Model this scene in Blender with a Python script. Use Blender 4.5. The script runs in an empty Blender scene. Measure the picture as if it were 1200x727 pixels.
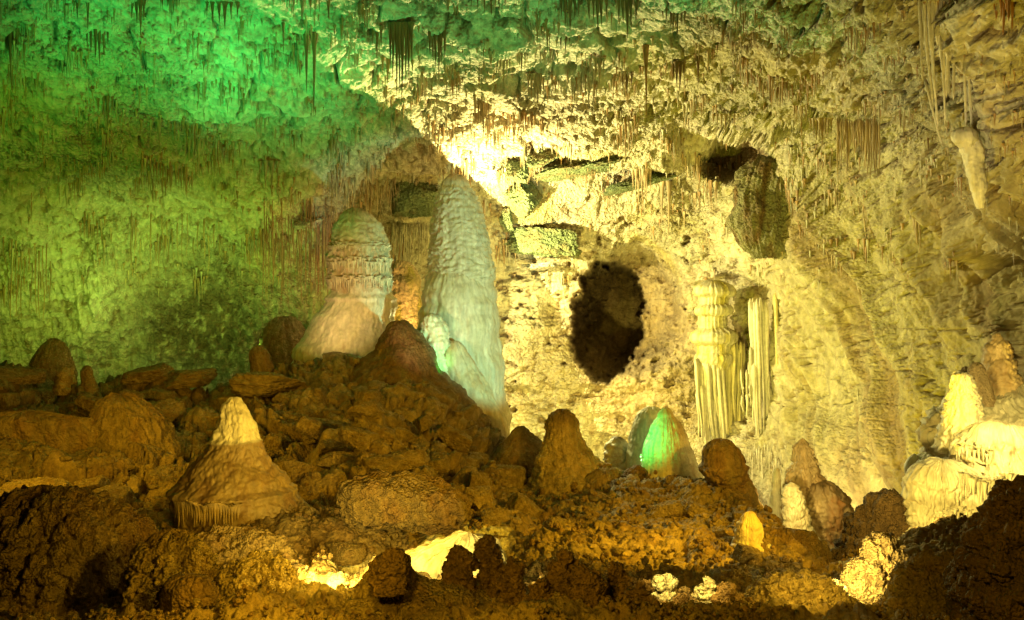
import bpy, math
import numpy as np
rng = np.random.RandomState(7)
K = 0.001
C = bpy.context.scene.collection

# ------------------------------------------------------------ helpers: points and noise
def P(px, py, Y):
    px = np.asarray(px, float); py = np.asarray(py, float); Y = np.asarray(Y, float)
    return np.stack(np.broadcast_arrays((px-600)*K*Y, Y, (363.5-py)*K*Y), -1)

_perm = np.random.RandomState(3).permutation(256).astype(np.int32)
_perm = np.concatenate([_perm, _perm, _perm])
_g = np.random.RandomState(5).normal(size=(256, 3)); _g /= np.linalg.norm(_g, axis=1)[:, None]
_g = _g.astype(np.float32)

def perlin(p, seed=0):
    p = np.asarray(p, np.float32) + np.float32(seed*17.31)
    i = np.floor(p); f = p - i; i = i.astype(np.int32) & 255
    u = f*f*f*(f*(f*6-15)+10)
    out = 0
    for dx in (0, 1):
        a = _perm[i[..., 0]+dx]
        wx = u[..., 0] if dx else 1-u[..., 0]
        for dy in (0, 1):
            b = _perm[a+i[..., 1]+dy]
            wy = wx*(u[..., 1] if dy else 1-u[..., 1])
            for dz in (0, 1):
                h = _perm[b+i[..., 2]+dz]
                g = _g[h]
                d = g[..., 0]*(f[..., 0]-dx)+g[..., 1]*(f[..., 1]-dy)+g[..., 2]*(f[..., 2]-dz)
                out = out + wy*(u[..., 2] if dz else 1-u[..., 2])*d
    return out*1.6

def fbm(p, oct=4, seed=0, gain=.5, lac=2.03, mode=0):
    s = 0; a = 1.0; t = 0
    for k in range(oct):
        n = perlin(np.asarray(p)*lac**k, seed+k)
        if mode == 1: n = 1-2*np.abs(n)          # ridged
        if mode == 2: n = 2*np.abs(n)-.6         # billow
        s = s+a*n; t += a; a *= gain
    return s/t

_rp = np.random.RandomState(11).rand(256, 3).astype(np.float32)
def worley(p, seed=0):
    p = np.asarray(p, np.float32)+np.float32(seed*9.7)
    i = np.floor(p); f = p-i; i = i.astype(np.int32)
    d1 = np.full(p.shape[:-1], 9., np.float32)
    for dx in (-1, 0, 1):
        a = _perm[(i[..., 0]+dx) & 255]
        for dy in (-1, 0, 1):
            b = _perm[a+((i[..., 1]+dy) & 255)]
            for dz in (-1, 0, 1):
                r = _rp[_perm[b+((i[..., 2]+dz) & 255)]]
                d = (r[..., 0]+dx-f[..., 0])**2+(r[..., 1]+dy-f[..., 1])**2+(r[..., 2]+dz-f[..., 2])**2
                d1 = np.minimum(d1, d)
    return np.sqrt(d1)

def blocks(p, seed=0):
    p = np.asarray(p, np.float32)+np.float32(seed*9.7)
    i = np.floor(p); f = p-i; i = i.astype(np.int32)
    d1 = np.full(p.shape[:-1], 9., np.float32); d2 = d1.copy(); idc = np.zeros(p.shape[:-1], np.int32)
    o1 = np.zeros(p.shape, np.float32)
    for dx in (-1, 0, 1):
        a = _perm[(i[..., 0]+dx) & 255]
        for dy in (-1, 0, 1):
            b = _perm[a+((i[..., 1]+dy) & 255)]
            for dz in (-1, 0, 1):
                hh = _perm[b+((i[..., 2]+dz) & 255)]; r = _rp[hh]
                v = np.stack([r[..., 0]+dx-f[..., 0], r[..., 1]+dy-f[..., 1], r[..., 2]+dz-f[..., 2]], -1)
                d = (v**2).sum(-1); nw = d < d1
                d2 = np.where(nw, d1, np.minimum(d2, d)); idc = np.where(nw, hh, idc); o1 = np.where(nw[..., None], v, o1); d1 = np.where(nw, d, d1)
    tilt = (o1*_g[idc]).sum(-1)
    return np.sqrt(d2)-np.sqrt(d1), _rp[idc, 0], tilt
def popcorn(p, size, seed=0):
    w = worley(p/size, seed)
    return np.sqrt(np.clip(1-(w/.72)**2, 0, 1))*size*.62

def ss(a, b, x):
    t = np.clip((np.asarray(x, float)-a)/(b-a), 0, 1); return t*t*(3-2*t)
def gauss(x, y, cx, cy, sx, sy, rot=0):
    c, s = math.cos(math.radians(rot)), math.sin(math.radians(rot))
    dx = (x-cx)*c+(y-cy)*s; dy = -(x-cx)*s+(y-cy)*c
    return np.exp(-.5*((dx/sx)**2+(dy/sy)**2))
def mix(a, b, t): return np.asarray(a)*(1-t)[..., None]+np.asarray(b)*t[..., None]

# ------------------------------------------------------------ helpers: objects
def link_mesh(name, V, F, mat, col=None, parent=None, smooth=True, alpha=None):
    V = np.asarray(V, np.float32).reshape(-1, 3); F = np.asarray(F, np.int32)
    me = bpy.data.meshes.new(name)
    n = F.shape[1]
    me.vertices.add(len(V)); me.vertices.foreach_set('co', V.ravel())
    me.loops.add(F.size); me.loops.foreach_set('vertex_index', F.ravel())
    me.polygons.add(len(F))
    me.polygons.foreach_set('loop_start', np.arange(0, F.size, n, dtype=np.int32))
    me.polygons.foreach_set('use_smooth', np.full(len(F), smooth))
    me.update(calc_edges=True)
    if col is None: col = (.4, .3, .2)
    col = np.broadcast_to(np.asarray(col, np.float32), (len(V), 3))
    at = me.color_attributes.new('albedo', 'FLOAT_COLOR', 'POINT')
    at.data.foreach_set('color', np.concatenate([col, np.ones((len(V), 1)) if alpha is None else np.asarray(alpha).reshape(-1, 1)], 1).astype(np.float32).ravel())
    me.materials.append(mat)
    o = bpy.data.objects.new(name, me); C.objects.link(o)
    if parent is not None:
        o.parent = parent
        o.matrix_parent_inverse = parent.matrix_world.inverted()
    return o

def grid_faces(nr, nc, wrap=False):
    r = np.arange(nr-1)[:, None]; c = np.arange(nc if wrap else nc-1)[None, :]
    c2 = (c+1) % nc
    return np.stack([r*nc+c, r*nc+c2, (r+1)*nc+c2, (r+1)*nc+c], -1).reshape(-1, 4)

def tag(o, label, cat, group=None, kind=None):
    if label: o['label'] = label
    if cat: o['category'] = cat
    if group: o['group'] = group
    if kind: o['kind'] = kind
    return o
def thing(name, label, cat, loc, group=None):
    o = bpy.data.objects.new(name, None); C.objects.link(o)
    o.location = [float(v) for v in loc]; o.empty_display_size = .3
    bpy.context.view_layer.update()
    return tag(o, label, cat, group)

# ------------------------------------------------------------ materials (albedo attribute x procedural mottling, bump)
def rockmat(name, rough=.75, sc=1.0, bump=.5, bdist=.06, pop=0., mott=.35, spec=.35):
    m = bpy.data.materials.new(name); m.use_nodes = True
    nt = m.node_tree; N = nt.nodes; L = nt.links
    b = N['Principled BSDF']; b.inputs['Roughness'].default_value = rough
    b.inputs['Specular IOR Level'].default_value = spec
    tc = N.new('ShaderNodeTexCoord')
    a = N.new('ShaderNodeAttribute'); a.attribute_name = 'albedo'
    n1 = N.new('ShaderNodeTexNoise'); n1.inputs['Scale'].default_value = 2.2*sc; n1.inputs['Detail'].default_value = 8; n1.inputs['Roughness'].default_value = .7
    L.new(tc.outputs['Object'], n1.inputs['Vector'])
    mr = N.new('ShaderNodeMapRange'); mr.inputs['From Min'].default_value = .3; mr.inputs['From Max'].default_value = .7
    mr.inputs['To Min'].default_value = 1-mott; mr.inputs['To Max'].default_value = 1+mott*.8
    L.new(n1.outputs['Fac'], mr.inputs['Value'])
    mp = N.new('ShaderNodeMapping'); mp.inputs['Scale'].default_value = (4*sc, 4*sc, .5*sc)
    L.new(tc.outputs['Object'], mp.inputs['Vector'])
    n2 = N.new('ShaderNodeTexNoise'); n2.inputs['Scale'].default_value = 1; n2.inputs['Detail'].default_value = 5
    L.new(mp.outputs[0], n2.inputs['Vector'])
    mr2 = N.new('ShaderNodeMapRange'); mr2.inputs['From Min'].default_value = .35; mr2.inputs['From Max'].default_value = .65
    mr2.inputs['To Min'].default_value = .8; mr2.inputs['To Max'].default_value = 1.12
    L.new(n2.outputs['Fac'], mr2.inputs['Value'])
    mu = N.new('ShaderNodeMath'); mu.operation = 'MULTIPLY'
    L.new(mr.outputs[0], mu.inputs[0]); L.new(mr2.outputs[0], mu.inputs[1])
    vm = N.new('ShaderNodeVectorMath'); vm.operation = 'SCALE'
    L.new(a.outputs['Color'], vm.inputs[0]); L.new(mu.outputs[0], vm.inputs['Scale'])
    L.new(vm.outputs[0], b.inputs['Base Color'])
    n3 = N.new('ShaderNodeTexNoise'); n3.inputs['Scale'].default_value = 5*sc; n3.inputs['Detail'].default_value = 7; n3.inputs['Roughness'].default_value = .65
    L.new(tc.outputs['Object'], n3.inputs['Vector'])
    h = n3.outputs['Fac']
    if pop > 0:
        v = N.new('ShaderNodeTexVoronoi'); v.inputs['Scale'].default_value = 7*sc
        L.new(tc.outputs['Object'], v.inputs['Vector'])
        mm = N.new('ShaderNodeMath'); mm.operation = 'MULTIPLY_ADD'; mm.inputs[1].default_value = -pop
        L.new(v.outputs['Distance'], mm.inputs[0]); L.new(h, mm.inputs[2]); h = mm.outputs[0]
    bp = N.new('ShaderNodeBump'); bp.inputs['Strength'].default_value = bump; bp.inputs['Distance'].default_value = bdist/sc
    ms_ = N.new('ShaderNodeMath'); ms_.operation = 'MULTIPLY'; ms_.inputs[1].default_value = bump
    L.new(a.outputs['Alpha'], ms_.inputs[0]); L.new(ms_.outputs[0], bp.inputs['Strength'])
    L.new(h, bp.inputs['Height']); L.new(bp.outputs[0], b.inputs['Normal'])
    return m
M_wall = rockmat('pitted_limestone', .8, .8, .9, .35, .6, .3)
M_calc = rockmat('wet_calcite', .5, 1.4, .5, .12, .0, .16, .5)
M_rock = rockmat('brown_rock', .8, 1.6, .9, .25, .4, .4)
M_pop = rockmat('popcorn_crust', .75, 3.0, .9, .3, .9, .35)
M_drip = rockmat('dripstone', .5, 2.0, .4, .1, .0, .25, .5)

PALE = np.array([.50, .45, .31]); CREAM = np.array([.62, .56, .43]); TAN = np.array([.45, .33, .19])
BROWN = np.array([.22, .13, .055]); DARK = np.array([.10, .062, .03]); OCHRE = np.array([.48, .40, .08])
GROUND = np.array([.30, .215, .105]); RUST = np.array([.36, .17, .06])

# ------------------------------------------------------------ the cave shell: back wall running up into the ceiling
cx_ = np.array([-300, 0, 200, 400, 600, 800, 900, 1000, 1100, 1200, 1500.])
cy_ = np.array([-450, -150, 0, 75, 150, 225, 300, 400, 500, 640, 760.])
YT = np.array([
 [18, 20, 21, 22, 22, 22, 21, 20, 18, 16, 14],
 [24, 27, 29, 30, 31, 30, 29, 27, 25, 22, 18],
 [30, 34, 36, 38, 39, 38, 36, 33, 30, 26, 20],
 [34, 38, 41, 43, 44, 43, 41, 37, 32, 28, 21],
 [38, 43, 47, 49, 51, 50, 46, 42, 34, 29, 22],
 [43, 49, 53, 55, 58, 58, 52, 46, 37, 31, 23],
 [47, 54, 58, 61, 62, 60, 55, 48, 40, 33, 24],
 [49, 57, 61, 64, 62, 60, 56, 49, 41, 34, 24],
 [50, 57, 61, 64, 62, 59, 55, 48, 40, 34, 24],
 [50, 57, 61, 64, 61, 56, 50, 44, 37, 33, 24],
 [50, 57, 61, 64, 61, 55, 48, 42, 36, 32, 24]])
def cubic_interp(xs, x):
    """monotone-ish weights matrix (Catmull-Rom on a non-uniform table)"""
    W = np.zeros((len(x), len(xs)))
    k = np.clip(np.searchsorted(xs, x)-1, 0, len(xs)-2)
    t = np.clip((x-xs[k])/(xs[k+1]-xs[k]), 0, 1)
    r = np.arange(len(x))
    h00 = 2*t**3-3*t**2+1; h10 = t**3-2*t**2+t; h01 = -2*t**3+3*t**2; h11 = t**3-t**2
    h = xs[k+1]-xs[k]
    W[r, k] += h00; W[r, k+1] += h01
    for kk, hh in ((k, h10), (k+1, h11)):
        lo = np.clip(kk-1, 0, len(xs)-1); hi = np.clip(kk+1, 0, len(xs)-1)
        d = xs[hi]-xs[lo]
        W[r, hi] += hh*h/d; W[r, lo] -= hh*h/d
    return W
gx = np.concatenate([np.arange(-300, -24, 9.), np.arange(-24, 1224, 1.3), np.arange(1224, 1500, 9.)])
gy = np.concatenate([np.arange(-450, -24, 9.), np.arange(-24, 560, 1.3), np.arange(560, 760, 3.)])
PX, PY = np.meshgrid(gx, gy)
Y0 = cubic_interp(cy_, gy) @ YT @ cubic_interp(cx_, gx).T
wob = fbm(np.stack([PX/70, PY/70, 0*PX], -1), 4, 40)*22
wob2 = fbm(np.stack([PX/25, PY/25, 0*PX+3], -1), 3, 44)*9
X_, Y_ = PX+wob*.6+wob2*.9, PY+wob*.5+wob2*.9
# the big round opening in the back wall, deeper on its left, a shell-like lip on its right
w3 = gauss(PX, PY, 725, 375, 60, 80)
X_ = X_+w3*fbm(np.stack([PX/13, PY/13, 0*PX+5], -1), 4, 47, .6)*15
Y_ = Y_+w3*fbm(np.stack([PX/13, PY/13, 0*PX+8], -1), 4, 48, .6)*13
def ell(cx, cy, rx, ry, e=.25):
    d = np.sqrt(((X_-cx)/rx)**2+((Y_-cy)/ry)**2); return 1-ss(1-e, 1+e, d)
Y0 += 13*np.maximum(ell(716, 366, 39, 58, .09), ell(712, 405, 32, 44, .1))+5.5*ell(746, 360, 52, 70, .3)+1.5*ell(735, 352, 84, 84, .25)
Y0 -= 1.2*gauss(X_, Y_, 800, 410, 26, 60)
Y0 += 4.5*ell(865, 182, 40, 17, .3)                                           # alcove above the pendant
Y0 += 3.0*ell(330, 404, 36, 34, .2)+1.0*ell(235, 372, 55, 55, .8)              # niche and dark bay, left
Y0 += 1.6*gauss(X_, Y_, 200, 300, 45, 50)-1.4*gauss(X_, Y_, 120, 330, 18, 80, 20)-1.2*gauss(X_, Y_, 290, 330, 22, 60)
# ledges: below each line the rock steps back
def ledge(pts, depth, w=5, fade=70):
    pts = np.array(pts, float)
    ly = np.interp(X_, pts[:, 0], pts[:, 1], left=1e4, right=1e4)
    inr = ss(pts[0, 0]-15, pts[0, 0]+15, X_)*(1-ss(pts[-1, 0]-15, pts[-1, 0]+15, X_))
    ly = np.interp(X_, pts[:, 0], pts[:, 1])
    d = Y_-ly
    return depth*inr*ss(-w, w, d)*np.exp(-np.clip(d, 0, None)/fade)
Y0 += ledge([(790, 138), (860, 160), (900, 168), (925, 150), (985, 140), (1060, 150), (1130, 180)], 4.5, 4, 70)
Y0 += ledge([(340, 226), (400, 222), (455, 203), (540, 196)], 2.5, 3, 45)
Y0 += ledge([(450, 262), (500, 266), (540, 262)], 2.2, 3, 80)
Y0 += ledge([(590, 190), (640, 172), (720, 205), (790, 190)], 1.5, 3, 25)
Y0 += ledge([(40, 215), (160, 190), (260, 205), (340, 190)], 1.2, 4, 30)
Y0 += ledge([(0, 130), (60, 120), (120, 140)], 1.2, 4, 30)
Y0 += ledge([(250, 70), (320, 84), (380, 104)], .8, 2, 20)+ledge([(260, 132), (330, 142), (400, 160)], 1.0, 2, 24)
Y0 += ledge([(810, 330), (850, 322), (905, 335)], 1.6, 3, 40)
Y0 += ledge([(1130, 310), (1165, 300), (1230, 300)], 1.6, 4, 60)
Y0 += 1.6*gauss(X_, Y_, 1185, 330, 22, 20)
B = P(PX, PY, Y0).astype(np.float32)
Bs = P(PX, PY, cubic_interp(cy_, gy) @ YT @ cubic_interp(cx_, gx).T)
du = np.gradient(Bs, axis=1); dv = np.gradient(Bs, axis=0)
Nn = np.cross(dv, du); Nn /= np.linalg.norm(Nn, axis=-1)[..., None]
if Nn[len(gy)//2, len(gx)//2, 1] > 0: Nn = -Nn                                   # towards the camera
ceil_ = 1-ss(130, 250, PY+.05*np.abs(PX-600)*0)                                 # 1 on the ceiling
right = ss(860, 960, PX)*ss(150, 260, PY)
left = (1-ss(380, 470, PX))*ss(210, 290, PY)
mid = ss(540, 600, PX)*(1-ss(860, 940, PX))*ss(150, 220, PY)
d = fbm(B*.10, 3, 1)*2.0
Ms = .3+.8*ss(-.22, .25, fbm(B*.11, 3, 21))
strat = fbm(B*np.array([.16, .16, .9]), 4, 2)                                   # beds: long in x, short in z
sat = strat*5; sat = np.floor(sat)+ss(.0, .28, sat-np.floor(sat))
d += (ceil_*.24+mid*.14+left*.12)*sat*(1-.8*right)
d += fbm(B*.55, 4, 3, mode=1)*.28*(1-.8*right)
d += fbm(B*1.6, 4, 4, .55, mode=2)*.17*(.75*ceil_+.9*mid+.5*left+.15*right)*Ms
pits = fbm(B*np.array([.9, .9, 1.3]), 4, 5)
d -= ss(.28, .42, pits)*.55*(ceil_*.9+mid*.8+.3)
crk = np.abs(fbm(B*np.array([.22, .22, .55])+.7, 3, 14, .55)); crk2 = np.abs(fbm(B*.7+.2, 3, 15, .6))
d -= (1-ss(.0, .035, crk))*.55*(.5+ceil_)+(1-ss(0, .05, crk2))*.22
d += popcorn(B, 1.1, 5)*.30*Ms*ss(-.1, .3, fbm(B*.25, 2, 16))*(1-right*.85)+popcorn(B, .45, 6)*.22*Ms*ss(-.2, .2, fbm(B*.3, 2, 17))*(1-right*.92)
# flowstone folds: vertical on the left, dipping to the right on the right wall
aw = .4*B[..., 0]-.92*B[..., 1]                                                  # runs along the right wall
qs = np.stack([(aw+.9*B[..., 2])*.95, 0*aw, (B[..., 2]-.9*aw)*.06], -1)
fold = fbm(qs, 5, 6, .62, mode=1)
ql = np.stack([B[..., 0]*1.0, B[..., 1]*.3, B[..., 2]*.12], -1)
foldl = fbm(ql, 4, 7, .6, mode=1)
rm = right*ss(-.25, .1, fbm(B*.12, 2, 20))
foldL = fbm(np.stack([(aw+.9*B[..., 2])*.24, 0*aw, (B[..., 2]-.9*aw)*.03], -1), 2, 22, .5, mode=1)
d += fold*.55*rm*.8+foldL*1.4*right+.12*right*fbm(qs*np.array([3, 2, 2.5]), 3, 24, .6, mode=1)+foldl*.62*left+foldl*.16*mid*ss(330, 430, PY)
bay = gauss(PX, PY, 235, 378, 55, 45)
d += bay*fbm(B*1.1, 4, 8, .6, mode=2)*1.1
rough_mid = gauss(PX, PY, 780, 430, 60, 50)
d += rough_mid*fbm(B*.8, 4, 9, .55, mode=2)*.8
S = B+(Nn*d[..., None]).astype(np.float32)
# albedo: pale calcite, brown drip stains, ochre patches, and recesses darkened for shade
st = fbm(np.stack([B[..., 0]*1.6, B[..., 1]*1.6, B[..., 2]*.22], -1), 5, 10, .6)
patch = fbm(B*.16, 4, 11); fine = fbm(B*1.1, 5, 12, .65)
al = mix(PALE, CREAM, ss(-.2, .35, patch))
al = mix(al, OCHRE, ss(.1, .4, fbm(B*.2, 4, 13))*(.35+.35*mid+.35*right)*.8)
al = mix(al, TAN, ss(.05, .5, fine)*.45)
al = mix(al, BROWN, ss(.18, .45, st)*(.55+.2*left))
al = mix(al, BROWN, ss(.25, .38, pits)*.7); al = mix(al, BROWN, (1-ss(.0, .05, crk))*.5+(1-ss(0, .05, crk2))*.25)
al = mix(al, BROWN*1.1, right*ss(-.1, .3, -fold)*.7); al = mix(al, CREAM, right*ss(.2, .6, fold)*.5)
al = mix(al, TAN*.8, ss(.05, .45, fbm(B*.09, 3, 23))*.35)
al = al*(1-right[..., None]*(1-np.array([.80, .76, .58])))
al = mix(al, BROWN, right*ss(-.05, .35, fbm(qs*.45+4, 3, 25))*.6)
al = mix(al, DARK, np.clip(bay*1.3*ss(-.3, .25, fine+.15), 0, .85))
al = mix(al, TAN*.75, .8*ell(750, 360, 50, 66, .3)); al = mix(al, BROWN*.45, .95*ell(716, 376, 44, 72, .15))  # inside of the opening darkened in the colour, standing in for shade
al = mix(al, TAN*.8, .75*ss(.05, .45, rough_mid+.4*fine))
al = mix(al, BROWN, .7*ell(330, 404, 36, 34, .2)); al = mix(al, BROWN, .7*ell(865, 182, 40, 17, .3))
# split the sheet into the ceiling and the wall, sharing the seam row
seam = int(np.argmin(np.abs(gy-165)))
nr, nc = PX.shape
for nm, a, b_, lab in (('cave_ceiling', 0, seam+1, 'pitted limestone cave ceiling sloping down to the back wall'),
                       ('cave_wall', seam, nr, 'tall limestone back wall of the cave coated with flowstone')):
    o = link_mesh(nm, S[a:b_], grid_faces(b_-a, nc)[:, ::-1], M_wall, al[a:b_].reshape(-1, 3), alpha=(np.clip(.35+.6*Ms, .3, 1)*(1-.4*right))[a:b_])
    tag(o, lab, 'cave '+nm[5:], kind='structure')
def shell_at(px, py):
    i = int(np.argmin(np.abs(gy-py))); j = int(np.argmin(np.abs(gx-px))); return S[i, j].astype(float)

# ------------------------------------------------------------ the ground: a boulder hill rising to a ridge
skx = [-300, 0, 50, 75, 110, 150, 196, 204, 300, 345, 400, 440, 510, 545, 600, 640, 700, 740, 800, 850, 885, 905, 930, 960, 1000, 1045, 1080, 1140, 1500]
sky = [425, 423, 430, 440, 441, 440, 440, 446, 440, 436, 424, 420, 440, 484, 534, 548, 560, 560, 573, 586, 602, 628, 660, 688, 680, 668, 655, 650, 650]
sYx = [-300, 0, 300, 500, 600, 740, 850, 920, 1000, 1080, 1500]
sY_ = [38, 41, 43, 42, 39, 34, 29, 22, 19, 19, 18]
ux = np.concatenate([np.arange(-300, -20, 9.), np.arange(-20, 1220, 1.35), np.arange(1220, 1500, 9.)])
tt = np.concatenate([np.linspace(-2.2, -.12, 26)[:-1], np.linspace(-.12, 1, 330), np.linspace(1, 3, 60)[1:]])
U, T = np.meshgrid(ux, tt)
SK = np.interp(U, skx, sky); SY = np.interp(U, sYx, sY_)
Tc = np.clip(T, None, 1)
GP = 742+(SK-742)*Tc
YB = 11.0
GY = YB*(SY/YB)**np.where(Tc > 0, np.abs(Tc)**.82, Tc*.6)
# hollows and swells of the hill face
GY = GY*(1+.10*gauss(U, GP, 535, 655, 55, 28)+.06*gauss(U, GP, 560, 610, 45, 20)-.05*gauss(U, GP, 440, 590, 70, 30)+.10*gauss(U, GP, 405, 675, 50, 20)
         -.05*gauss(U, GP, 60, 560, 90, 40)-.06*gauss(U, GP, 720, 600, 70, 40)+.07*gauss(U, GP, 630, 640, 30, 50)+.05*gauss(U, GP, 330, 540, 70, 40)
         +.12*gauss(U, GP, 1005, 668, 30, 18)-.07*gauss(U, GP, 900, 690, 50, 25))
G0 = P(U, GP, GY)
over = np.clip(T-1, 0, None)
G0[..., 1] += over*14; G0[..., 0] += over*14*(U-600)*K
G0[..., 2] -= over*5+over**2*2.0
G0 = G0.astype(np.float32)
gu = np.gradient(G0, axis=1); gv = np.gradient(G0, axis=0)
GN = np.cross(gu, gv); GN /= np.linalg.norm(GN, axis=-1)[..., None]+1e-9
if GN[150, len(ux)//2, 2] < 0: GN = -GN
sc_ = np.clip(GY/20, .5, 2)
popm = np.clip(ss(545, 610, GP+fbm(G0*.3, 3, 30)*60)*(1-.85*gauss(U, GP, 460, 700, 70, 30))*(1-.8*gauss(U, GP, 400, 640, 90, 22))
               *(1-.7*gauss(U, GP, 700, 590, 40, 40))+ss(600, 700, U)*(1-ss(900, 960, U))*.35, 0, 1)
smooth_ = np.clip(gauss(U, GP, 460, 450, 90, 35)+gauss(U, GP, 90, 515, 80, 28)+gauss(U, GP, 700, 605, 45, 30)+gauss(U, GP, 400, 640, 80, 18), 0, 1)
gd = fbm(G0*.22, 3, 31)*.9*sc_
blk = worley(G0*np.array([.45, .45, .8])+fbm(G0*.5, 2, 32)[..., None]*.6, 1)
wq = G0+fbm(G0*.35, 2, 32)[..., None]*1.2
e1, h1, t1 = blocks(wq*np.array([.36, .36, .6]), 1); e2, h2, t2 = blocks(wq*np.array([.8, .8, 1.2]), 2); e3, h3, t3 = blocks(wq*1.9, 3)
bm_ = (1-popm)*(1-.8*smooth_)
gd += bm_*((h1-.5)*.7+t1*.8-.5*(1-ss(0, .25, e1))+(h2-.5)*.28+t2*.36-.22*(1-ss(0, .22, e2))+t3*.12-.08*(1-ss(0, .2, e3)))
gap_shade = np.clip(bm_*((1-ss(0, .2, e1))*.6+(1-ss(0, .16, e2))*.4), 0, 1)  # gaps between blocks, darkened in the colour to deepen their shade
cg = np.abs(fbm(G0*.55+.3, 3, 38, .5)); gd -= (1-ss(0, .05, cg))*.35*(1-popm)
gd += fbm(G0*.9, 4, 33, .55, mode=2)*.36*(1-.6*smooth_)*(1-.6*popm)
gd += fbm(G0*2.6, 3, 37, .6)*.09
near = 1-ss(15, 24, GY)
gd += popm*(popcorn(G0, .8, 1)*.35+popcorn(G0, .24, 2)*.9+popcorn(G0, .12, 3)*1.1+near*popcorn(G0, .07, 4)*.8+fbm(G0*.8, 3, 34, mode=2)*.12)
gd *= np.where(over > 0, np.exp(-over*2), 1)
G = G0+(GN*gd[..., None]).astype(np.float32)
gf = fbm(G0*.9, 5, 35, .65)
ga = mix(GROUND, BROWN*.9, ss(-.1, .4, gf)*.8)
ga = mix(ga, TAN*1.05, ss(.1, .5, fbm(G0*.3, 4, 36))*.7)
ga = mix(ga, BROWN*1.1, popm*.45*ss(-.3, .3, gf)); ga = mix(ga, BROWN*.6, gap_shade)
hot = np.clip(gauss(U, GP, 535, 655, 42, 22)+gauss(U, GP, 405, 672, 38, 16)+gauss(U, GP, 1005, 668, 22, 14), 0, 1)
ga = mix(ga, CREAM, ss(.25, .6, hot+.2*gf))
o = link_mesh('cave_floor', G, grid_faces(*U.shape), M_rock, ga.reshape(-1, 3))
tag(o, 'brown rocky hillside of the cave floor with popcorn crusted lower slope', 'cave floor', kind='structure')
GPX = 600+G[..., 0]/G[..., 1]/K; GPY = 363.5-G[..., 2]/G[..., 1]/K
_m = (T >= -.12) & (T <= 1)
_gx, _gy, _gv = GPX[_m], GPY[_m], G[_m]
def ground_at(px, py):
    k = np.argmin((_gx-px)**2+(_gy-py)**2); return _gv[k].astype(float)

# ------------------------------------------------------------ lathe-like rock bodies traced from silhouettes
def lathe(prof, Y, disp=None, dr=1.0, step=1.2, seed=0, nmax=420, sm=3):
    prof = np.array(prof, float)
    py = np.arange(prof[0, 0], prof[-1, 0]+step, step)
    l = np.interp(py, prof[:, 0], prof[:, 1]); r = np.interp(py, prof[:, 0], prof[:, 2])
    k = sm
    pad = lambda v: np.convolve(np.concatenate([np.full(k, v[0]), v, np.full(k, v[-1])]), np.ones(2*k+1)/(2*k+1), 'valid')
    l, r = pad(l), pad(r)
    l[0] = r[0] = (l[0]+r[0])/2
    if len(py) > 6:                                                           # round the very top
        q = np.sqrt(np.clip(np.arange(6)/6., 0, 1)); m = (l[6]+r[6])/2; w = (r[6]-l[6])/2
        l[:6] = m-w*q; r[:6] = m+w*q
    w = (r-l)/2; wn = fbm(np.stack([py/26., 0*py, 0*py+prof[0, 1]], -1), 3, seed+3)*w*.16*ss(0, 30, py-py[0]); l = l+wn; r = r+wn
    n = int(np.clip(math.pi*2*w.max()/step/1.3, 24, nmax))
    th = np.linspace(0, 2*math.pi, n, endpoint=False)
    A, R_ = np.meshgrid(th, w*K*Y)
    cx = ((l+r)/2-600)*K*Y
    V = np.stack([cx[:, None]+R_*np.cos(A), Y+dr*R_*np.sin(A), np.broadcast_to(((363.5-py)*K*Y)[:, None], A.shape)], -1)
    nr_ = np.stack([np.cos(A), np.sin(A)*1.0, 0*A], -1)
    h = np.broadcast_to(np.linspace(0, 1, len(py))[:, None], A.shape)
    PYg = np.broadcast_to(py[:, None], A.shape)
    if disp is not None:
        dd, colr = disp(V, A, h, PYg, R_)
        Vp = np.concatenate([V[:, -1:], V, V[:, :1]], 1)
        ga_ = (Vp[:, 2:]-Vp[:, :-2]); gz_ = np.gradient(V, axis=0)
        nn = np.cross(ga_, -gz_); ln = np.linalg.norm(nn, axis=-1)[..., None]
        nn = np.where(ln > 1e-9, nn/np.maximum(ln, 1e-9), nr_)
        if (nn*nr_).sum(-1).mean() < 0: nn = -nn
        wgt = ss(0, .06*R_.max(), R_)
        V = V+nn*dd[..., None]*wgt[..., None]+np.array([0, 0, 1.])*((1-wgt)*dd[0].mean())[..., None]
    else: colr = np.broadcast_to(TAN, V.shape)
    return V, grid_faces(len(py), n, True)[:, ::-1], colr.reshape(-1, 3)

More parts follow.
